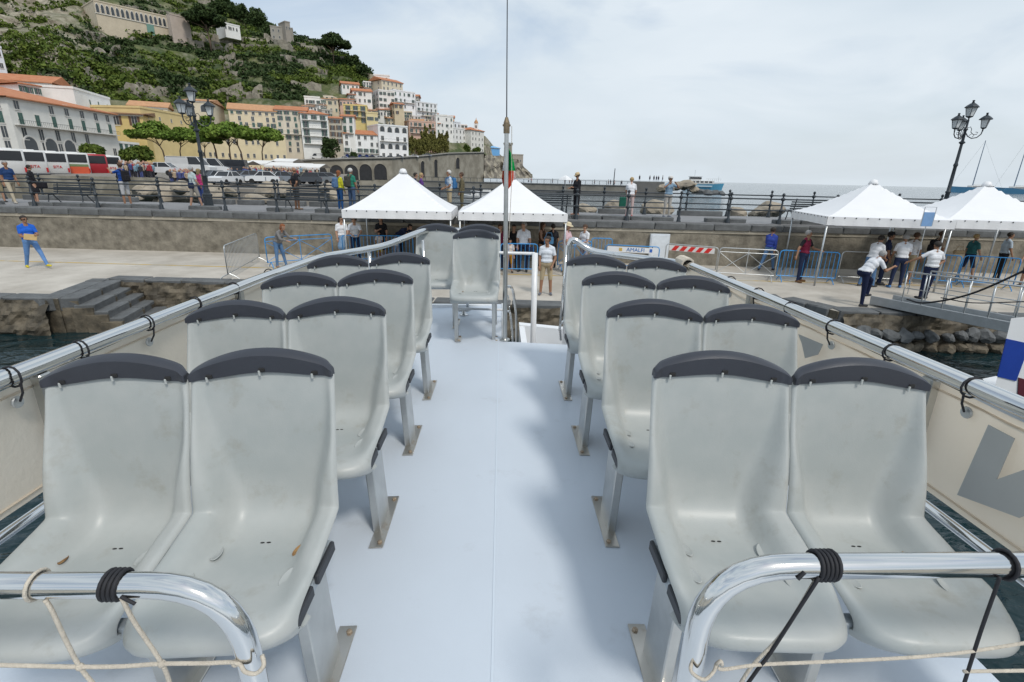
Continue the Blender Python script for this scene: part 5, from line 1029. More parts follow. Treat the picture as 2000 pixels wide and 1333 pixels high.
# ------------------------------------------------------------------ rocks, breakwater, boats
def boulder(label, px, py, Y, s, mat_list=PALE, grp='pale boulders in the harbour'):
    p = aty(px, py, Y); o = link('boulder', hr.choice(mat_list)); o.location = p; o.scale = (s * hr.uniform(1.1, 1.6), s, s * hr.uniform(.8, 1.0)); o.rotation_euler = (hr.uniform(-.3, .3), hr.uniform(-.3, .3), hr.uniform(0, 6)); return tag(o, label, 'boulder', grp)
for a in (('large pale boulder behind the railing left of the street lamp', 346, 376, 44, 2.2), ('pale boulder leaning on the largest one by the street lamp', 318, 370, 47, 1.8), ('flat pale boulder lowest behind the railing at left', 332, 385, 38, 2.4), ('pale boulder close to the feet of the man in blue', 290, 378, 42, 2.2), ('pale boulder right behind the striped shirt man', 372, 372, 45, 2.2), ('whitish flat boulder between street lamp and bench', 509, 397, 30, 1.4), ('tan boulder by the water right of the street lamp', 445, 376, 50, 1.8), ('tan boulder under the parked cars', 520, 372, 52, 2.4), ('tan boulder before the man in black shirt', 552, 373, 52, 2.6), ('tan boulder left of the yellow sleeved walker', 645, 372, 54, 2.4), ('grey boulder near the couple with backpacks', 652, 392, 34, 1.8), ('grey tan boulder left of the man in white tee', 1200, 409, 30, 1.5), ('small boulder right behind the man in black with cap', 1145, 410, 30, 1.0), ('pointed boulder between the two railing posts by the photographer', 1283, 409, 30, 1.6), ('long boulder right of the photographer', 1440, 417, 29, 1.1), ('broad boulder behind the third post from the right tent', 1485, 419, 29, 1.3), ('tan boulder half hidden by the right bench', 1505, 410, 32, 1.6)): boulder(*a)
for k in range(22): boulder('pale boulder in the jumbled heap below the retaining wall', hr.uniform(262, 430), hr.uniform(366, 388), hr.uniform(36, 50), hr.uniform(.8, 1.6), PALE, 'jumbled heap of boulders')
for k in range(9): boulder(('brown boulder at the left end', 'second brown boulder', 'third brown boulder', 'tall brown boulder', 'fifth brown boulder', 'low brown boulder', 'seventh brown boulder', 'eighth brown boulder', 'last small brown boulder')[k] + ' of the rock line ending the breakwater', 1298 + k * 14, (368, 366, 364, 362, 371, 375, 376, 377, 378)[k], 138, (3.4, 3.2, 3.6, 3.8, 2.8, 2.6, 2.6, 2.4, 2.0)[k], RUB if k > 4 else PALE, 'rocks at the breakwater end')
bw = thing('breakwater', 'low grey stone breakwater wall crossing the harbour mouth', 'breakwater'); a, b = aty(760, 352, 160), aty(1300, 363, 146); BWS = pm('breakwater_stone', (.22, .21, .185), .9, scale=.4, var=.3, bump=.8, bscale=2)
dv = (b - a); dv.z = 0; n_ = Vector((-dv.y, dv.x, 0)).normalized(); ztop = -.35
def slab(a, b, z0, z1, w, name, mat): P = [a, b, b + n_ * w, a + n_ * w]; return MB().prism([(p.x, p.y) for p in P], z0, z1).obj(name, mat, bw)
slab(a, b, -4, ztop, 6, 'wall', BWS); slab(a - n_ * .15, b - n_ * .15, ztop, ztop + .25, 1, 'coping', BASALT); slab(a - n_ * 1.6, b - n_ * 1.6, -4, -2.2, 1.6, 'footing', BASALT)
e0, e1 = aty(1238, 362, 145), aty(1297, 362, 145); slab(e0 - n_ * .5, e1 - n_ * .5, -4, aty(1260, 355, 145).z, 5, 'end_block', pm('end_block_stone', (.15, .15, .145), .9, var=.25, scale=.5, bump=.6))
L = dv.length; u_ = dv.normalized(); rl = MB(); rl.tube([a + n_ * 4 + Vector((0, 0, ztop - a.z + 1.3)), b + n_ * 4 + Vector((0, 0, ztop - b.z + 1.3))], .05, 5)
for k in range(40): q = a + u_ * (L * k / 40) + n_ * 4; q.z = ztop; rl.tube([q, q + Vector((0, 0, 1.35))], .06, 5)
rl.obj('railing', IRON, bw)
pk = aty(1198, 362, 150); po = thing('signal_pole', 'thin dark pole standing on the breakwater', 'pole', (pk.x, pk.y, ztop)); MB().tube([(0, 0, 0), (.1, 0, 4.8)], [.16, .1], 6).obj('shaft', IRON, po); MB().lathe([(.25, 0), (.25, .3), (.16, .4)], n=8).obj('base', IRON, po)
pt_ = aty(1104, 361, 146); t = thing('parasol', 'small white pointed parasol on the breakwater', 'parasol', (pt_.x, pt_.y, -1.2)); MB().lathe([(2.0, 2.2), (1.2, 2.9), (0, 3.5)], n=4).obj('canopy', TENT, t); MB().tube([(0, 0, -1), (0, 0, 3)], .06, 5).obj('pole', ALU, t)
fb = aty(1372, 367, 290); fer = thing('ferry_boat', 'white and blue excursion ferry sailing off the breakwater', 'boat', (fb.x, fb.y, SEAZ), R_(-8)); LB = plain((.10, .34, .52), .4)
def hullmesh(L, B, H, mat, parent, name='hull', z0=0):
    mb = MB(); N_ = 14
    def hp_(u, v): x = -L / 2 + L * u; w = B / 2 * (1 - max(0, (u - .55) / .45) ** 2.2) * (.75 + .25 * v); return (x + (v * .04 * L * u), w, z0 + H * v * (1 + .35 * max(0, u - .5) * 2))
    mb.grid(hp_, N_, 4); mb.grid(lambda u, v: (lambda p: (p[0], -p[1], p[2]))(hp_(u, v)), N_, 4); mb.grid(lambda u, v: (lambda p: (p[0], p[1] * (1 - 2 * v), p[2]))(hp_(u, 1)), N_, 2); mb.grid(lambda u, v: (lambda p: (p[0], p[1] * (1 - 2 * u), p[2]))(hp_(0, v)), 2, 4)
    return mb.obj(name, mat, parent)
hullmesh(21, 5, 2.4, LB, fer); hullmesh(20.6, 4.9, 1.1, BUSW, fer, 'upper_hull', 1.9)
MB().cbox((-2, 0, 3.6), (15, 4.4, 1.9), .15).obj('saloon', BUSW, fer)
for s in (-1, 1):
    for k in range(6): MB().cbox((-8 + k * 2.3, s * 2.2, 3.8), (1.6, .08, .8), .02).obj('window', GLASSB, fer)
MB().cbox((-4.5, 0, 5.5), (6, 3.6, 1.8), .2).obj('wheelhouse', BUSW, fer); MB().cbox((-4.5, 0, 5.7), (6.1, 3.7, .8), .05).obj('wheelhouse_window', GLASSB, fer); MB().cbox((-4.5, 0, 6.6), (7, 4.2, .2), .05).obj('roof', BUSW, fer)
mb = MB(); mb.tube([(-5, 0, 6.6), (-5, 0, 10)], .08, 5); mb.tube([(8, 0, 4), (8, 0, 7)], .06, 5); mb.obj('mast', ALU, fer); mb = MB(); [mb.tube([(2 + k * 1.1, s * 2.1, 4.5), (2 + k * 1.1, s * 2.1, 5.6)], .04, 4) for k in range(7) for s in (-1, 1)]; [mb.tube([(2, s * 2.1, 5.6), (8.8, s * 2.1, 5.6)], .05, 4) for s in (-1, 1)]; mb.obj('rail', BUSW, fer); MB().cbox((0, -2.56, 1.6), (9, .06, .7), .02).obj('wave_emblem', plain((.5, .62, .70)), fer)
def yacht(label, pxb, pyb, pxm, pym0, pym1, Y, L, rz):
    c = aty(pxb, pyb, Y); t = thing('sailing_yacht', label, 'yacht', (c.x, c.y, SEAZ), rz, 'moored sailing yachts'); YB = plain((.09, .26, .44), .3); hullmesh(L, 8, 3.6, YB, t); hullmesh(L * .98, 7.6, .6, BUSW, t, 'toe_rail', 3.7)
    MB().cbox((-L * .08, 0, 5.0), (L * .42, 5, 1.5), .3).obj('deckhouse', BUSW, t); MB().cbox((-L * .08, 0, 5.1), (L * .40, 5.1, .5), .05).obj('window_band', GLASSB, t)
    m0 = aty(pxm, pym0, Y); H = aty(pxm, pym1, Y).z - SEAZ; x = L * .08; MB().tube([(x, 0, 4), (x, 0, H)], [.42, .22], 8).obj('mast', pm('yacht_mast', (.20, .27, .36), .4, .3, var=.1), t); MB().tube([(x, 0, 6.5), (x - L * .3, 0, 6.2)], .3, 6).obj('boom', ALU, t)
    mb = MB(); mb.tube([(x, 0, H), (L * .48, 0, 5)], .05, 4); mb.tube([(x, 0, H * .97), (-L * .48, 0, 4.6)], .04, 4); mb.obj('stays', IRON, t)
yacht('blue hulled sailing yacht left of the rightmost tent peak', 1905, 372, 1895, 356, 274, 420, 44, R_(180)); yacht('blue hulled sailing yacht with tall mast at the right edge', 1985, 374, 1962, 356, 266, 420, 40, R_(180))
for lb, px, py, Y, s in (('small white motor boat moored under the breakwater', 948, 371, 110, 1.0), ('small grey dinghy left of the flag staff beyond the railing', 925, 374, 95, .8)):
    p = aty(px, py, Y); t = thing('small_boat', lb, 'boat', (p.x, p.y, SEAZ), R_(170)); t.scale = (s, s, s); hullmesh(6, 2.2, 1.0, BUSW, t); MB().cbox((-.3, 0, 1.35), (1.6, 1.4, .7), .1).obj('cuddy', BUSW, t); MB().cbox((.2, 0, 1.5), (.7, 1.3, .35), .04).obj('windscreen', GLASSB, t)
hs = thing('hanging_sign', 'small blue notice on a thin frame before the right hand tents', 'sign', (atz(1772, 575, QZ))); c = aty(1772, 428, hs.location.y); hs_z = c.z - QZ
MB().tube([(0, 0, 0), (0, 0, hs_z - .2)], .014, 6).obj('pole', ALU, hs); MB().cbox((0, 0, hs_z), (.34, .02, .42), .005).obj('panel', plain((.20, .36, .62)), hs); MB().tube([(-.18, 0, hs_z - .2), (-.18, 0, hs_z + .36), (.18, 0, hs_z + .36), (.18, 0, hs_z - .2)], .012, 5).obj('frame', ALU, hs)
tp = thing('tent_pole', 'thin bare metal pole standing before the second tent', 'pole', atz(1051, 520, QZ)); MB().tube([(0, 0, 0), (0, 0, 2.25)], .02, 6).obj('shaft', ALU, tp); MB().lathe([(.1, 0), (.1, .02), (.03, .04)], n=8).obj('base', ALU, tp)
# ------------------------------------------------------------------ people
HAIRC = {'dark': (.02, .014, .01), 'brown': (.07, .035, .018), 'grey': (.30, .29, .28), 'white': (.55, .54, .52), 'red': (.22, .07, .02), 'blond': (.38, .27, .13)}
def striped(name, c0, c1, sc, rot=0):
    mt = cloth(c0).copy(); mt.name = name; t_ = mt.node_tree; w_ = t_.nodes.new('ShaderNodeTexWave'); w_.inputs['Scale'].default_value = sc; w_.inputs['Distortion'].default_value = 1.5; w_.bands_direction = 'X' if not rot else 'Z'; tc_ = t_.nodes.new('ShaderNodeTexCoord'); t_.links.new(tc_.outputs['Object'], w_.inputs['Vector'])
    r_ = t_.nodes.new('ShaderNodeValToRGB'); r_.color_ramp.elements[0].color = (*c0, 1); r_.color_ramp.elements[1].color = (*c1, 1); t_.links.new(w_.outputs[0], r_.inputs[0]); t_.links.new(r_.outputs[0], t_.nodes['Principled BSDF'].inputs['Base Color']); return mt
def person(label, px, py, h=1.74, z=QZ, face=0, top=(.7, .7, .7), legs=(.03, .04, .08), shoes=(.03, .03, .03), sleeve='short', leg='long', hair='dark', long_hair=False, hat=None, ua=((5, 8), (5, 8)), fa=((15, 5), (15, 5)), la=((0, 3), (0, 3)), kn=(2, 2), lean=0, turn=0, nod=0, tan=False, glasses=False, Y=None, grp='visitors on the quay', vox=.019, skirt=None, vest=None, dz=0):
    """ua: (forward, outward) of each upper arm, fa: (elbow bend, inward swing), la: (forward, outward) of each thigh, kn: knee bend; index 0 is the figure's -x side"""
    loc = aty(px, py, Y) if Y else atz(px, py, z)
    if Y: loc.z = z
    cap = []; D = math.radians
    def C(a, b, ra, rb, tg): cap.append((Vector(a), Vector(b), ra, rb, tg))
    bl = D(lean); sp = lambda x, y, zz: Vector((x, y * math.cos(bl) - (zz - .95) * math.sin(bl), .95 + (zz - .95) * math.cos(bl) + y * math.sin(bl)))
    ch = sp(0, 0, 1.28)
    for i, s in enumerate((-1, 1)):
        hip = Vector((s * .09, 0, .92)); f, o = D(la[i][0]), D(la[i][1]); knee = hip + Vector((s * math.sin(o) * math.cos(f), -math.sin(f), -math.cos(f) * math.cos(o))) * .44
        g = f - D(kn[i]); ank = knee + Vector((s * math.sin(o) * .6 * math.cos(g), -math.sin(g), -math.cos(g))) * .42
        C(hip, knee, .088, .06, 'thigh'); C(knee, ank, .058, .04, 'shin')
        tip = ank + Vector((s * .03, -.15, -.035)); C(ank + Vector((0, .04, -.03)), tip, .042, .036, 'shoe')
        shd = sp(s * .172, 0, 1.395); f, o = D(ua[i][0]), D(ua[i][1]); f -= bl * .3
        elb = shd + Vector((s * math.sin(o), -math.sin(f) * math.cos(o), -math.cos(f) * math.cos(o))).normalized() * .29
        g = f + D(fa[i][0]); iw = D(fa[i][1]); dirf = Vector((s * math.sin(o) * .5 * (1 - min(1, abs(iw))) - s * math.sin(iw), -math.sin(g) * math.cos(iw), -math.cos(g) * math.cos(iw))).normalized(); wr = elb + dirf * .25
        C(shd, elb, .052, .041, 'uarm'); C(sp(s * .03, .01, 1.475), sp(s * .15, .005, 1.405), .04, .048, 'torso'); C(elb, wr, .040, .028, 'farm'); C(wr + dirf * .02, wr + dirf * .085, .03, .034, 'hand'); cap[-1] += (dirf, s)
    C(sp(-.07, 0, .94), sp(.07, 0, .94), .115, .115, 'pelvis'); C(sp(-.045, .0, 1.03), sp(.045, .0, 1.03), .118, .118, 'torso'); C(sp(-.04, .01, 1.15), sp(.04, .01, 1.15), .118, .118, 'torso'); C(sp(-.06, .01, 1.27), sp(.06, .01, 1.27), .118, .118, 'torso'); C(sp(-.11, .01, 1.37), sp(.11, .01, 1.37), .07, .07, 'torso'); C(sp(0, .0, 1.40), sp(0, -.01, 1.53), .06, .05, 'neck')
    hr_ = Matrix.Rotation(D(turn), 3, 'Z') @ Matrix.Rotation(D(nod), 3, 'X'); hc = sp(0, -.015, 1.63) ; 
    hp_ = lambda *p: hc + hr_ @ Vector(p)
    C(hp_(0, .012, .02), hp_(0, -.015, .02), .088, .082, 'head'); C(hp_(0, -.03, -.055), hp_(0, -.045, -.07), .055, .045, 'head'); C(hp_(0, -.092, -.008), hp_(0, -.106, -.022), .012, .014, 'head')
    for s in (-1, 1): C(hp_(s * .086, .01, .01), hp_(s * .09, .015, -.02), .018, .014, 'head')
    if skirt: C(sp(0, 0, .95), Vector((0, 0, .56)), .14, .20, 'skirt')
    mb = MB()
    for c in cap:
        a, b, ra, rb = c[:4]; d = (b - a); n_ = 5; P = [a - d.normalized() * ra * q for q in (.98, .75, .4)] + [a + d * k / n_ for k in range(n_ + 1)] + [b + d.normalized() * rb * q for q in (.4, .75, .98)]
        rr = [ra * math.sqrt(max(.01, 1 - q * q)) for q in (.98, .75, .4)] + [ra + (rb - ra) * k / n_ for k in range(n_ + 1)] + [rb * math.sqrt(max(.01, 1 - q * q)) for q in (.4, .75, .98)]; mb.tube(P, rr, 12)
    me = mb.mesh('body'); tmp = bpy.data.objects.new('t', me); COL.objects.link(tmp); md = tmp.modifiers.new('r', 'REMESH'); md.mode = 'VOXEL'; md.voxel_size = vox; md.use_smooth_shade = True
    sm = tmp.modifiers.new('s', 'SMOOTH'); sm.iterations = 3; sm.factor = .5
    dg = bpy.context.evaluated_depsgraph_get(); r = bpy.data.meshes.new_from_object(tmp.evaluated_get(dg)); bpy.data.objects.remove(tmp); bpy.data.meshes.remove(me)
    nv = len(r.vertices); co = np.empty(nv * 3); r.vertices.foreach_get('co', co); co = co.reshape(-1, 3); no_ = np.empty(nv * 3); r.vertices.foreach_get('normal', no_); no_ = no_.reshape(-1, 3)
    A = np.array([c[0] for c in cap]); Bv = np.array([c[1] for c in cap]); RA = np.array([c[2] for c in cap]); RBv = np.array([c[3] for c in cap])
    def classify(P):
        AB = Bv - A; t_ = np.clip(((P[:, None, :] - A) * AB).sum(2) / (AB * AB).sum(1), 0, 1); d_ = np.linalg.norm(P[:, None, :] - (A + t_[..., None] * AB), axis=2) - (RA + t_ * (RBv - RA)); i_ = d_.argmin(1); return i_, t_[np.arange(len(P)), i_]
    tags = [c[4] for c in cap]
    def region(i, t_, zz):
        g = tags[i]
        if g == 'uarm': return 1 if sleeve == 'long' or (sleeve == 'short' and t_ < .72) else 0
        if g == 'farm': return 1 if sleeve == 'long' and t_ < .95 else 0
        if g in ('torso',): return 1 if zz > 1.0 or sleeve == 'long' else 1
        if g == 'pelvis': return 1 if zz > 1.0 else 2
        if g == 'neck': return 1 if t_ < .15 else 0
        if g == 'thigh': return 2 if leg != 'mini' else 0
        if g == 'shin': return 2 if leg == 'long' else (2 if leg == 'shorts' and t_ < .06 else 0)
        if g == 'shoe': return 3
        if g == 'skirt': return 2
        return 0
    vi, vt = classify(co); reg = np.array([region(i, t_, z_) for i, t_, z_ in zip(vi, vt, co[:, 2])]); off = np.where(reg == 1, .010, np.where(reg == 2, .007, 0)) + np.where((reg == 1) & (co[:, 2] < 1.05) & (co[:, 2] > .9), .012, 0)
    co = co + no_ * off[:, None]; r.vertices.foreach_set('co', co.ravel())
    npol = len(r.polygons); pc = np.empty(npol * 3); r.polygons.foreach_get('center', pc); pc = pc.reshape(-1, 3); pi_, pt2 = classify(pc); pr_ = [region(i, t_, z_) for i, t_, z_ in zip(pi_, pt2, pc[:, 2])]
    if vest: pr_ = [4 if (g == 1 and tags[i] == 'torso') else g for g, i in zip(pr_, pi_)]
    sk = SKIN2 if tan else SKIN; mats = [sk, top if not isinstance(top, tuple) else cloth(top), cloth(legs), plain(shoes, .6), cloth(vest) if vest else sk]
    # fingers: four and a thumb on each hand
    fm = MB()
    for c in cap:
        if c[4] != 'hand': continue
        a, b, df, s = c[0], c[1], c[5], c[6]; side = df.cross(Vector((0, 0, 1)));
        if side.length < .2: side = Vector((0, -1, 0))
        side.normalize(); pn = side.cross(df).normalized()
        for k in range(4): q = (k - 1.5) * .017; l_ = (.062, .074, .07, .054)[k]; p0 = b + side * q; fm.tube([p0, p0 + df * l_ * .5 - pn * .006, p0 + df * l_ * .9 - pn * .026], [.0095, .009, .007], 6)
        p0 = a + side * .03; fm.tube([p0, p0 + side * .022 + df * .03, p0 + side * .026 + df * .06], [.011, .010, .008], 6)
    bmx = bmesh.new(); bmx.from_mesh(r)
    for f_, g in zip(bmx.faces, pr_): f_.material_index = g
    vv = [bmx.verts.new(v) for v in fm.v]
    for f_ in fm.f: nf = bmx.faces.new([vv[i] for i in f_]); nf.material_index = 0; nf.smooth = True
    bmx.to_mesh(r); bmx.free()
    for mt in mats: r.materials.append(mt)
    r.polygons.foreach_set('use_smooth', [True] * len(r.polygons)); zmin = min(v.co.z for v in r.vertices)
    k = h / 1.75; t = thing('person', label, 'person', (loc.x, loc.y, loc.z + dz), R_(face), grp); t.scale = (k, k, k); ofs = Vector((0, 0, -zmin))
    b = link('body', r, t, ofs)
    if hair:
        hm = MB(); hm.ell((0, .012, .032), (.098, .104, .098), 16, 12); keep = []
        for f_ in hm.f:
            c_ = sum((Vector(hm.v[i]) for i in f_), Vector()) / len(f_); keep.append(c_.z > .062 - .0 * c_.y if c_.y < -.03 else c_.z > -.045)
        hm.f = [f_ for f_, q in zip(hm.f, keep) if q]; hm.mi = [0] * len(hm.f); hm.v = [tuple(hc + hr_ @ (Vector(v) * (1 + .03 * math.sin(v[0] * 70) * math.sin(v[1] * 60)))) for v in hm.v]
        if long_hair: hm.ell(hp_(0, .055, -.07), (.085, .05, .13), 10, 8)
        hm.obj('hair', pm('hair_' + hair, HAIRC[hair], .7, var=.3, scale=30, bump=.4, bscale=120), b, smooth=True)
    for s in (-1, 1): MB().ell(hp_(s * .032, -.088, .016), (.011, .006, .007), 6, 5).obj('eye', SHADE_BLACK, b)
    MB().ell(hp_(0, -.094, -.062), (.022, .006, .005), 6, 5).obj('mouth', plain((.25, .08, .06)), b)
    if glasses: g_ = MB(); [g_.ell(hp_(s * .036, -.094, .014), (.03, .008, .02), 8, 6) for s in (-1, 1)]; [g_.tube([hp_(s * .066, -.085, .018), hp_(s * .094, .0, .015)], .004, 4) for s in (-1, 1)]; g_.obj('sunglasses', SHADE_BLACK, b)
    if hat:
        h_ = MB()
        if hat[0] == 'brim': h_.lathe([(.19, .0), (.185, .012), (.105, .012), (.10, .06), (.075, .10), (0, .11)], n=18)
        else: h_.lathe([(.104, -.01), (.104, .04), (.08, .085), (0, .10)], n=14); h_.add([(-.07, -.09, .005), (.07, -.09, .005), (.05, -.17, -.005), (-.05, -.17, -.005), (-.07, -.09, .014), (.07, -.09, .014), (.05, -.17, .004), (-.05, -.17, .004)], [(3, 2, 1, 0), (4, 5, 6, 7), (0, 1, 5, 4), (1, 2, 6, 5), (2, 3, 7, 6), (3, 0, 4, 7)])
        h_.v = [tuple(hp_(x, y + .01, zz + .055)) for x, y, zz in h_.v]; h_.obj('hat', cloth(hat[1]), b, smooth=True)
    t['sp'] = 0; del t['sp']; return t, k, sp
def backpack(label, tp, col, face_same=True):
    t, k, sp = tp; o = thing('backpack', label, 'backpack', t.location, t.rotation_euler.z, 'bags'); o.scale = t.scale
    mb = MB(); mb.cbox((0, .20, 1.22), (.30, .17, .46), .05); mb.cbox((0, .30, 1.14), (.24, .07, .24), .03); mb.obj('pack', cloth(col), o)
    for s in (-1, 1): MB().tube([(s * .10, .13, 1.43), (s * .12, .02, 1.50), (s * .12, -.13, 1.40), (s * .13, -.14, 1.2), (s * .13, .1, 1.03)], .018, 6).obj('strap', cloth(col), o)
def bag(label, px, py, Y, size, col, name='bag', cat='bag'):
    o = thing(name, label, cat, aty(px, py, Y)); MB().cbox((0, 0, 0), size, .03).obj('pouch', cloth(col), o); MB().tube([(-size[0] * .35, 0, size[2] / 2), (-size[0] * .25, 0, size[2] / 2 + .14), (size[0] * .25, 0, size[2] / 2 + .14), (size[0] * .35, 0, size[2] / 2)], .012, 6).obj('handle', cloth(col), o)
NAVY = (.02, .03, .07); JEAN = (.10, .19, .34); WT = (.70, .71, .74); KHK = (.42, .34, .22); BLK = (.018, .018, .022)
hang = ((4, 8), (4, 8)); P_ = person
# on the quay
P_('man in bright blue polo striding along the quay with folder and sunglasses', 72, 523, 1.78, QZ, 62, (.02, .12, .55), (.12, .24, .48), (.6, .5, .02), 'short', 'long', 'dark', ua=((8, 6), (20, 8)), fa=((70, 35), (75, 30)), la=((-16, 4), (34, 4)), kn=(10, 6), tan=True, glasses=True, turn=10, vox=.016)
f_ = thing('folder', 'tan cardboard folder held by the man in bright blue polo', 'folder', atz(72, 523, QZ) + Vector((.30, -.26, 1.06)), R_(30)); f_.rotation_euler = (R_(55), R_(10), R_(35)); MB().cbox((0, 0, 0), (.32, .22, .02), .004).obj('cover', plain((.42, .29, .12)), f_); MB().cbox((.02, .02, -.014), (.26, .16, .006), .002).obj('sheet', plain((.6, .5, .34)), f_)
P_('red haired woman in patterned blouse and jeans leaning over the blue barrier', 548, 522, 1.62, QZ, 70, striped('grey_pattern', (.05, .05, .055), (.32, .31, .30), 14, 1), JEAN, (.3, .2, .15), 'long', 'long', 'red', True, ua=((45, 12), (50, 12)), fa=((40, 20), (45, 15)), lean=28, la=((0, 4), (12, 4)), nod=12)
P_('woman in white top and denim skirt by the tent leg', 672, 508, 1.68, QZ, 25, WT, (.22, .34, .50), (.4, .3, .2), 'short', 'mini', 'dark', True, glasses=True, ua=((5, 10), (20, 8)), fa=((15, 8), (50, 20)), turn=40, skirt=True)
P_('man in white tee leaning forearms on the blue barrier', 697, 512, 1.76, QZ, 20, WT, NAVY, sleeve='short', ua=((35, 10), (40, 10)), fa=((45, 25), (40, 25)), lean=14, glasses=True, turn=-60)
P_('woman in black dress standing in tent shade against the wall', 748, 506, 1.68, QZ, 10, BLK, BLK, sleeve='short', leg='mini', hair='dark', skirt=True, ua=((25, 12), (10, 10)), fa=((95, 40), (20, 8)), long_hair=True)
P_('small boy in white and yellow holding the barrier', 743, 507, 1.1, QZ, 0, (.66, .6, .55), (.62, .45, .05), sleeve='short', leg='shorts', hair='brown', ua=((30, 10), (35, 10)), fa=((50, 20), (45, 15)))
P_('toddler in white tee beside the man bending down', 775, 508, 1.02, QZ, 20, WT, (.3, .3, .35), sleeve='short', leg='shorts', hair='dark', ua=((60, 8), (40, 8)), fa=((40, 20), (60, 20)))
P_('man in dark blue shirt bending down under the first tent', 782, 505, 1.74, QZ, 60, NAVY, NAVY, lean=58, ua=((70, 8), (60, 8)), fa=((30, 10), (40, 10)), nod=15)
P_('person in sun hat half hidden by the platform seats', 853, 505, 1.62, QZ, 150, (.5, .42, .35), KHK, hat=('brim', (.6, .55, .45)))
P_('man in sunglasses behind the single seat under the tent', 950, 503, 1.72, QZ, 10, (.12, .06, .05), NAVY, glasses=True, hair='dark', tan=True)
P_('woman in maroon top left of the flag staff', 976, 528, 1.66, QZ, 20, (.18, .03, .06), NAVY, hair='brown', long_hair=True, ua=((8, 8), (25, 8)), fa=((30, 10), (70, 25)))
P_('boy in black printed tee right of the flag staff', 1002, 525, 1.62, QZ, 0, BLK, NAVY, hair='dark', ua=((15, 8), (15, 8)), fa=((40, 20), (40, 20)))
P_('small girl in white and orange behind the blue barrier', 995, 533, 1.2, QZ, 10, (.62, .55, .5), (.5, .25, .04), leg='shorts', hair='dark', long_hair=True)
b1 = P_('grey haired man in white polo with bag strap behind the blue barrier', 1021, 531, 1.78, QZ, -10, WT, NAVY, hair='grey', ua=((6, 10), (8, 12)), fa=((35, 12), (20, 4)), turn=-45, vox=.017); bag('dark jacket bundle carried by the man in white polo', 1037, 492, 17.9, (.26, .16, .34), NAVY)
P_('woman in brown dress under the second tent', 1057, 520, 1.68, QZ, 60, (.10, .05, .025), BLK, sleeve='none', leg='mini', hair='brown', skirt=True, turn=40, ua=((15, 10), (35, 10)), fa=((40, 15), (80, 30)), long_hair=True)
b2 = P_('person in black seen from behind with pale blue bag', 1077, 523, 1.64, QZ, 190, BLK, BLK, hair='dark', ua=((15, 14), (12, 14))); bag('pale blue shoulder bag on the person in black', 1072, 470, 18.2, (.34, .12, .26), (.12, .30, .52))
P_('young man in white polo and khaki shorts waiting on the quay', 1065, 576, 1.70, QZ, -8, (.68, .71, .76), KHK, (.12, .13, .16), 'short', 'shorts', 'dark', ua=((0, 8), (6, 16)), fa=((20, 6), (25, 22)), la=((2, 5), (-3, 5)), turn=-35, tan=True, vox=.014)
P_('man in pink striped shirt and straw hat reading by the barrier', 1104, 532, 1.76, QZ, 60, striped('pink_stripes', (.58, .32, .38), (.68, .58, .60), 22), (.55, .53, .55), (.03, .03, .03), 'short', 'long', 'white', hat=('brim', (.62, .54, .38)), ua=((18, 8), (22, 8)), fa=((75, 25), (75, 25)), nod=18, vox=.016)
P_('woman in white tee with short brown hair facing the straw hat man', 1138, 526, 1.66, QZ, -50, WT, (.3, .28, .32), hair='brown', ua=((12, 8), (15, 8)), fa=((70, 25), (65, 25)), nod=12)
P_('man in blue shirt and jeans walking along the wall', 1496, 529, 1.72, QZ, 130, (.04, .07, .32), JEAN, (.03, .03, .04), 'long', 'long', 'dark', ua=((-12, 8), (22, 8)), fa=((15, 5), (45, 10)), la=((24, 3), (-22, 3)), kn=(5, 12), tan=True, turn=-20)
P_('grey haired man in dark red vest holding the blue barrier', 1560, 551, 1.78, QZ, 30, BLK, NAVY, (.20, .10, .04), 'short', 'long', 'grey', ua=((-10, 32), (22, 20)), fa=((15, -5), (60, 10)), la=((3, 5), (-3, 6)), turn=35, vest=(.20, .02, .05), tan=True, vox=.015)
P_('man in white polo with dark beard leaning at the gangway group', 1690, 560, 1.76, QZ, 110, WT, JEAN, hair='dark', lean=18, ua=((20, 8), (30, 20)), fa=((40, 15), (20, 0)), la=((10, 4), (-8, 4)), tan=True)
P_('man with dark cap and dark shirt inside the group', 1716, 556, 1.78, QZ, 60, NAVY, NAVY, hat=('cap', BLK), tan=True)
P_('grey haired man in white polo with back to camera in the group', 1746, 562, 1.78, QZ, 160, WT, NAVY, (.06, .2, .45), hair='grey', la=((4, 6), (-4, 6)), ua=((10, 10), (14, 10)), fa=((40, 15), (35, 10)), lean=6, tan=True)
P_('brown haired man in white tee and khaki shorts behind the group', 1766, 553, 1.76, QZ, 100, WT, KHK, (.4, .3, .2), leg='shorts', hair='brown', ua=((10, 10), (8, 10)), tan=True)
P_('crew man in white polo with one foot up on the gangway', 1672, 597, 1.74, QZ, 98, WT, (.012, .018, .05), BLK, hair='grey', lean=42, ua=((40, 18), (55, 6)), fa=((85, 15), (115, 20)), la=((2, 4), (62, 4)), kn=(0, 62), nod=5, tan=True, vox=.014)
P_('crew man in white polo seen from behind with hand on gangway rail', 1802, 584, 1.74, QZ, 175, WT, (.012, .018, .05), BLK, hair='dark', ua=((12, 35), (25, 48)), fa=((-40, 55), (30, -10)), la=((6, 2), (-2, 3)), tan=True, vox=.014)
b3 = P_('man in beige shirt with black backpack under the right tent', 1815, 545, 1.74, QZ, 90, (.42, .33, .25), KHK, leg='shorts', hair='brown', tan=True); backpack('black backpack on the man in beige shirt', b3, BLK)
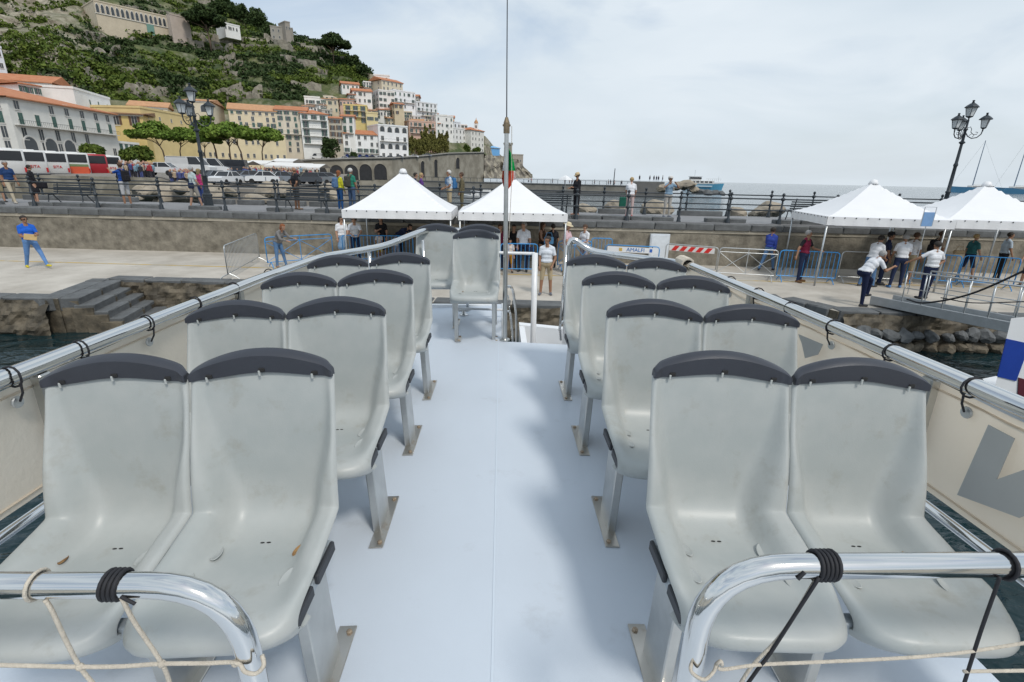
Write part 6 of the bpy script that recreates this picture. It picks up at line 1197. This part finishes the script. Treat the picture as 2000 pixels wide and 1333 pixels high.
P_('woman in teal top with tan bag walking under the right tent', 1882, 545, 1.68, QZ, 90, (.03, .13, .14), NAVY, sleeve='short', leg='shorts', hair='blond', ua=((15, 10), (-8, 8)), la=((14, 3), (-12, 3))); bag('tan shoulder bag of the woman in teal', 1873, 493, 18.4, (.40, .14, .14), (.42, .32, .2))
P_('man in light blue shirt and dark trousers at the far right', 1945, 547, 1.76, QZ, 70, (.42, .50, .58), BLK, sleeve='short', hair='dark', ua=((10, 10), (10, 10)), tan=True)
P_('person partly out of frame at the right edge', 2000, 560, 1.7, QZ, -60, (.1, .1, .12), NAVY, leg='shorts', ua=((25, 10), (10, 8)))
# up on the promenade
PG = 'people strolling on the promenade'; PZ = -.06
def Q_(label, px, off, **kw):
    p = atq(px, 390, off); kw.setdefault('grp', PG); return person(label, px, 390, z=PZ, Y=p.y, **kw)
Q_('man in navy polo and beige trousers striding at the left edge', 28, 22.2, h=1.80, face=70, top=(.02, .05, .14), legs=(.46, .40, .30), shoes=(.5, .45, .38), hair='grey', ua=((-8, 8), (10, 8)), la=((20, 3), (-18, 3)), kn=(4, 10), tan=True)
Q_('person with white cap at the extreme left edge', 2, 22.6, h=1.68, face=60, top=(.05, .04, .08), legs=(.30, .26, .16), hat=('cap', (.7, .7, .7)), leg='shorts')
Q_('woman in black dress with dark shoulder bag seen from behind', 72, 22.6, h=1.62, face=150, top=BLK, legs=BLK, shoes=(.4, .25, .18), sleeve='long', leg='mini', hair='dark', skirt=True); bag('dark bag on the woman in black dress', 82, 362, 22.6, (.34, .2, .24), BLK)
b4 = Q_('man in royal blue shirt and grey shorts raising a camera', 248, 22.4, h=1.80, face=-110, top=(.015, .06, .26), legs=(.45, .45, .46), shoes=BLK, leg='shorts', hair='brown', ua=((70, 10), (75, 8)), fa=((55, 15), (50, 15)), tan=True); backpack('black backpack on the man in royal blue', b4, BLK)
Q_('white haired man in striped shirt and grey shorts beside the street lamp', 382, 22.5, h=1.74, face=150, top=striped('pale_stripes', (.36, .46, .50), (.56, .62, .60), 18), legs=(.30, .28, .25), shoes=BLK, leg='shorts', hair='white', ua=((5, 14), (12, 14)), fa=((30, 10), (45, 25)), la=((12, 5), (-10, 5)))
bag('dark hip bag of the striped shirt man', 373, 363, 22.3, (.2, .16, .24), NAVY)
Q_('person in bright pink behind the street lamp', 396, 22.9, h=1.62, face=160, top=(.6, .06, .22), legs=(.06, .1, .3), hair='blond', sleeve='none', long_hair=True)
Q_('bald man in black shirt standing before the second bench', 580, 22.6, h=1.76, face=140, top=BLK, legs=(.10, .09, .08), hair=None, ua=((-14, 14), (-14, 14)), fa=((10, 40), (10, 40)), tan=True, leg='shorts', shoes=(.3, .2, .14))
b5 = Q_('red haired walker in yellow sleeves with blue jacket at the waist', 665, 22.6, h=1.68, face=140, top=(.58, .56, .04), legs=(.02, .08, .22), hair='red', sleeve='long', long_hair=True); backpack('blue grey backpack of the red haired walker', b5, (.10, .18, .32))
b6 = Q_('white haired man in green and grey shirt walking with backpack', 688, 22.4, h=1.78, face=150, top=(.03, .20, .14), legs=(.06, .10, .18), hair='white', ua=((6, 10), (12, 10)), tan=True); backpack('dark backpack on the white haired man', b6, (.06, .06, .05))
Q_('dark haired person behind the left tent roof', 813, 23.0, h=1.66, face=100, top=NAVY, legs=NAVY, hair='dark'); Q_('blond person in purple behind the left tent roof', 824, 23.6, h=1.66, face=100, top=(.12, .05, .22), legs=NAVY, hair='blond', long_hair=True)
b7 = Q_('white haired man in white shirt with blue backpack', 878, 23.0, h=1.80, face=-70, top=(.52, .58, .64), legs=KHK, hair='white', ua=((5, 8), (5, 8)), fa=((60, 25), (60, 25)), tan=True); backpack('blue backpack on the white haired man in white', b7, (.05, .16, .34))
Q_('man in olive jacket between the two tents', 902, 23.2, h=1.72, face=-80, top=(.13, .11, .065), legs=(.14, .12, .07), hair='brown', sleeve='long', tan=True)
Q_('man in black with tan cap looking at his phone', 1126, 23.3, h=1.80, face=-60, top=BLK, legs=BLK, shoes=(.3, .14, .08), sleeve='long', hair='dark', hat=('cap', (.55, .42, .25)), ua=((12, 6), (15, 6)), fa=((80, 20), (85, 20)), nod=22, tan=True, glasses=True)
Q_('person in white tee and pinkish trousers with green bag at the railing', 1231, 23.2, h=1.68, face=170, top=WT, legs=(.55, .42, .40), shoes=(.4, .1, .1), hair='blond', ua=((12, 12), (25, 8)), fa=((30, 10), (40, 15)), lean=8, nod=15); bag('green cloth bag hanging beside the person in white tee', 1216, 395, 22.8, (.30, .1, .42), (.015, .10, .07))
Q_('man in checked blue shirt photographing from the promenade', 1305, 23.4, h=1.74, face=12, top=striped('blue_check', (.10, .20, .32), (.30, .40, .48), 20), legs=(.40, .38, .35), shoes=(.10, .12, .18), hair='grey', hat=('cap', (.6, .58, .55)), ua=((62, 38), (62, 38)), fa=((100, 48), (100, 48)), tan=True)
# tiny figures out on the breakwater
far = [('lone walker on the left part of the breakwater', 1079, BLK), ('figure left of the white parasol', 1103, NAVY), ('figure right of the white parasol', 1112, (.3, .3, .32)), ('figure behind the cap of the man in black', 1117, (.2, .1, .1)), ('figure bending by the breakwater railing', 1161, BLK), ('figure just left of the signal pole', 1192, NAVY), ('figure second left of the signal pole', 1188, (.3, .28, .25)), ('figure right of the signal pole', 1200, (.5, .4, .4)), ('figure halfway between pole and end block', 1214, BLK), ('dark figure on top of the end block at left', 1248, BLK), ('figure on the end block left of its trio', 1268, (.1, .1, .12)), ('first of the trio on the end block', 1276, BLK), ('middle of the trio on the end block', 1281, NAVY), ('last of the trio on the end block', 1285, BLK), ('seated figure at the right end of the block', 1293, (.12, .12, .14)), ('red clad figure at the headland foot', 1038, (.4, .05, .08)), ('figure beside the red clad one at the headland', 1032, (.5, .5, .5))]
for lb, px, c in far:
    onb = px > 1240; Yf = 147.5 if onb else 151 + (1300 - px) * .02; zt = aty(1260, 355, 145).z if onb else ztop
    person(lb, px, 360, hr.uniform(1.62, 1.78), zt, hr.choice((90, -90, 150, 30)), c, NAVY, hair='dark', Y=Yf, grp='tiny figures on the breakwater', vox=.06, la=((hr.uniform(0, 16), 3), (hr.uniform(-14, 0), 3)))
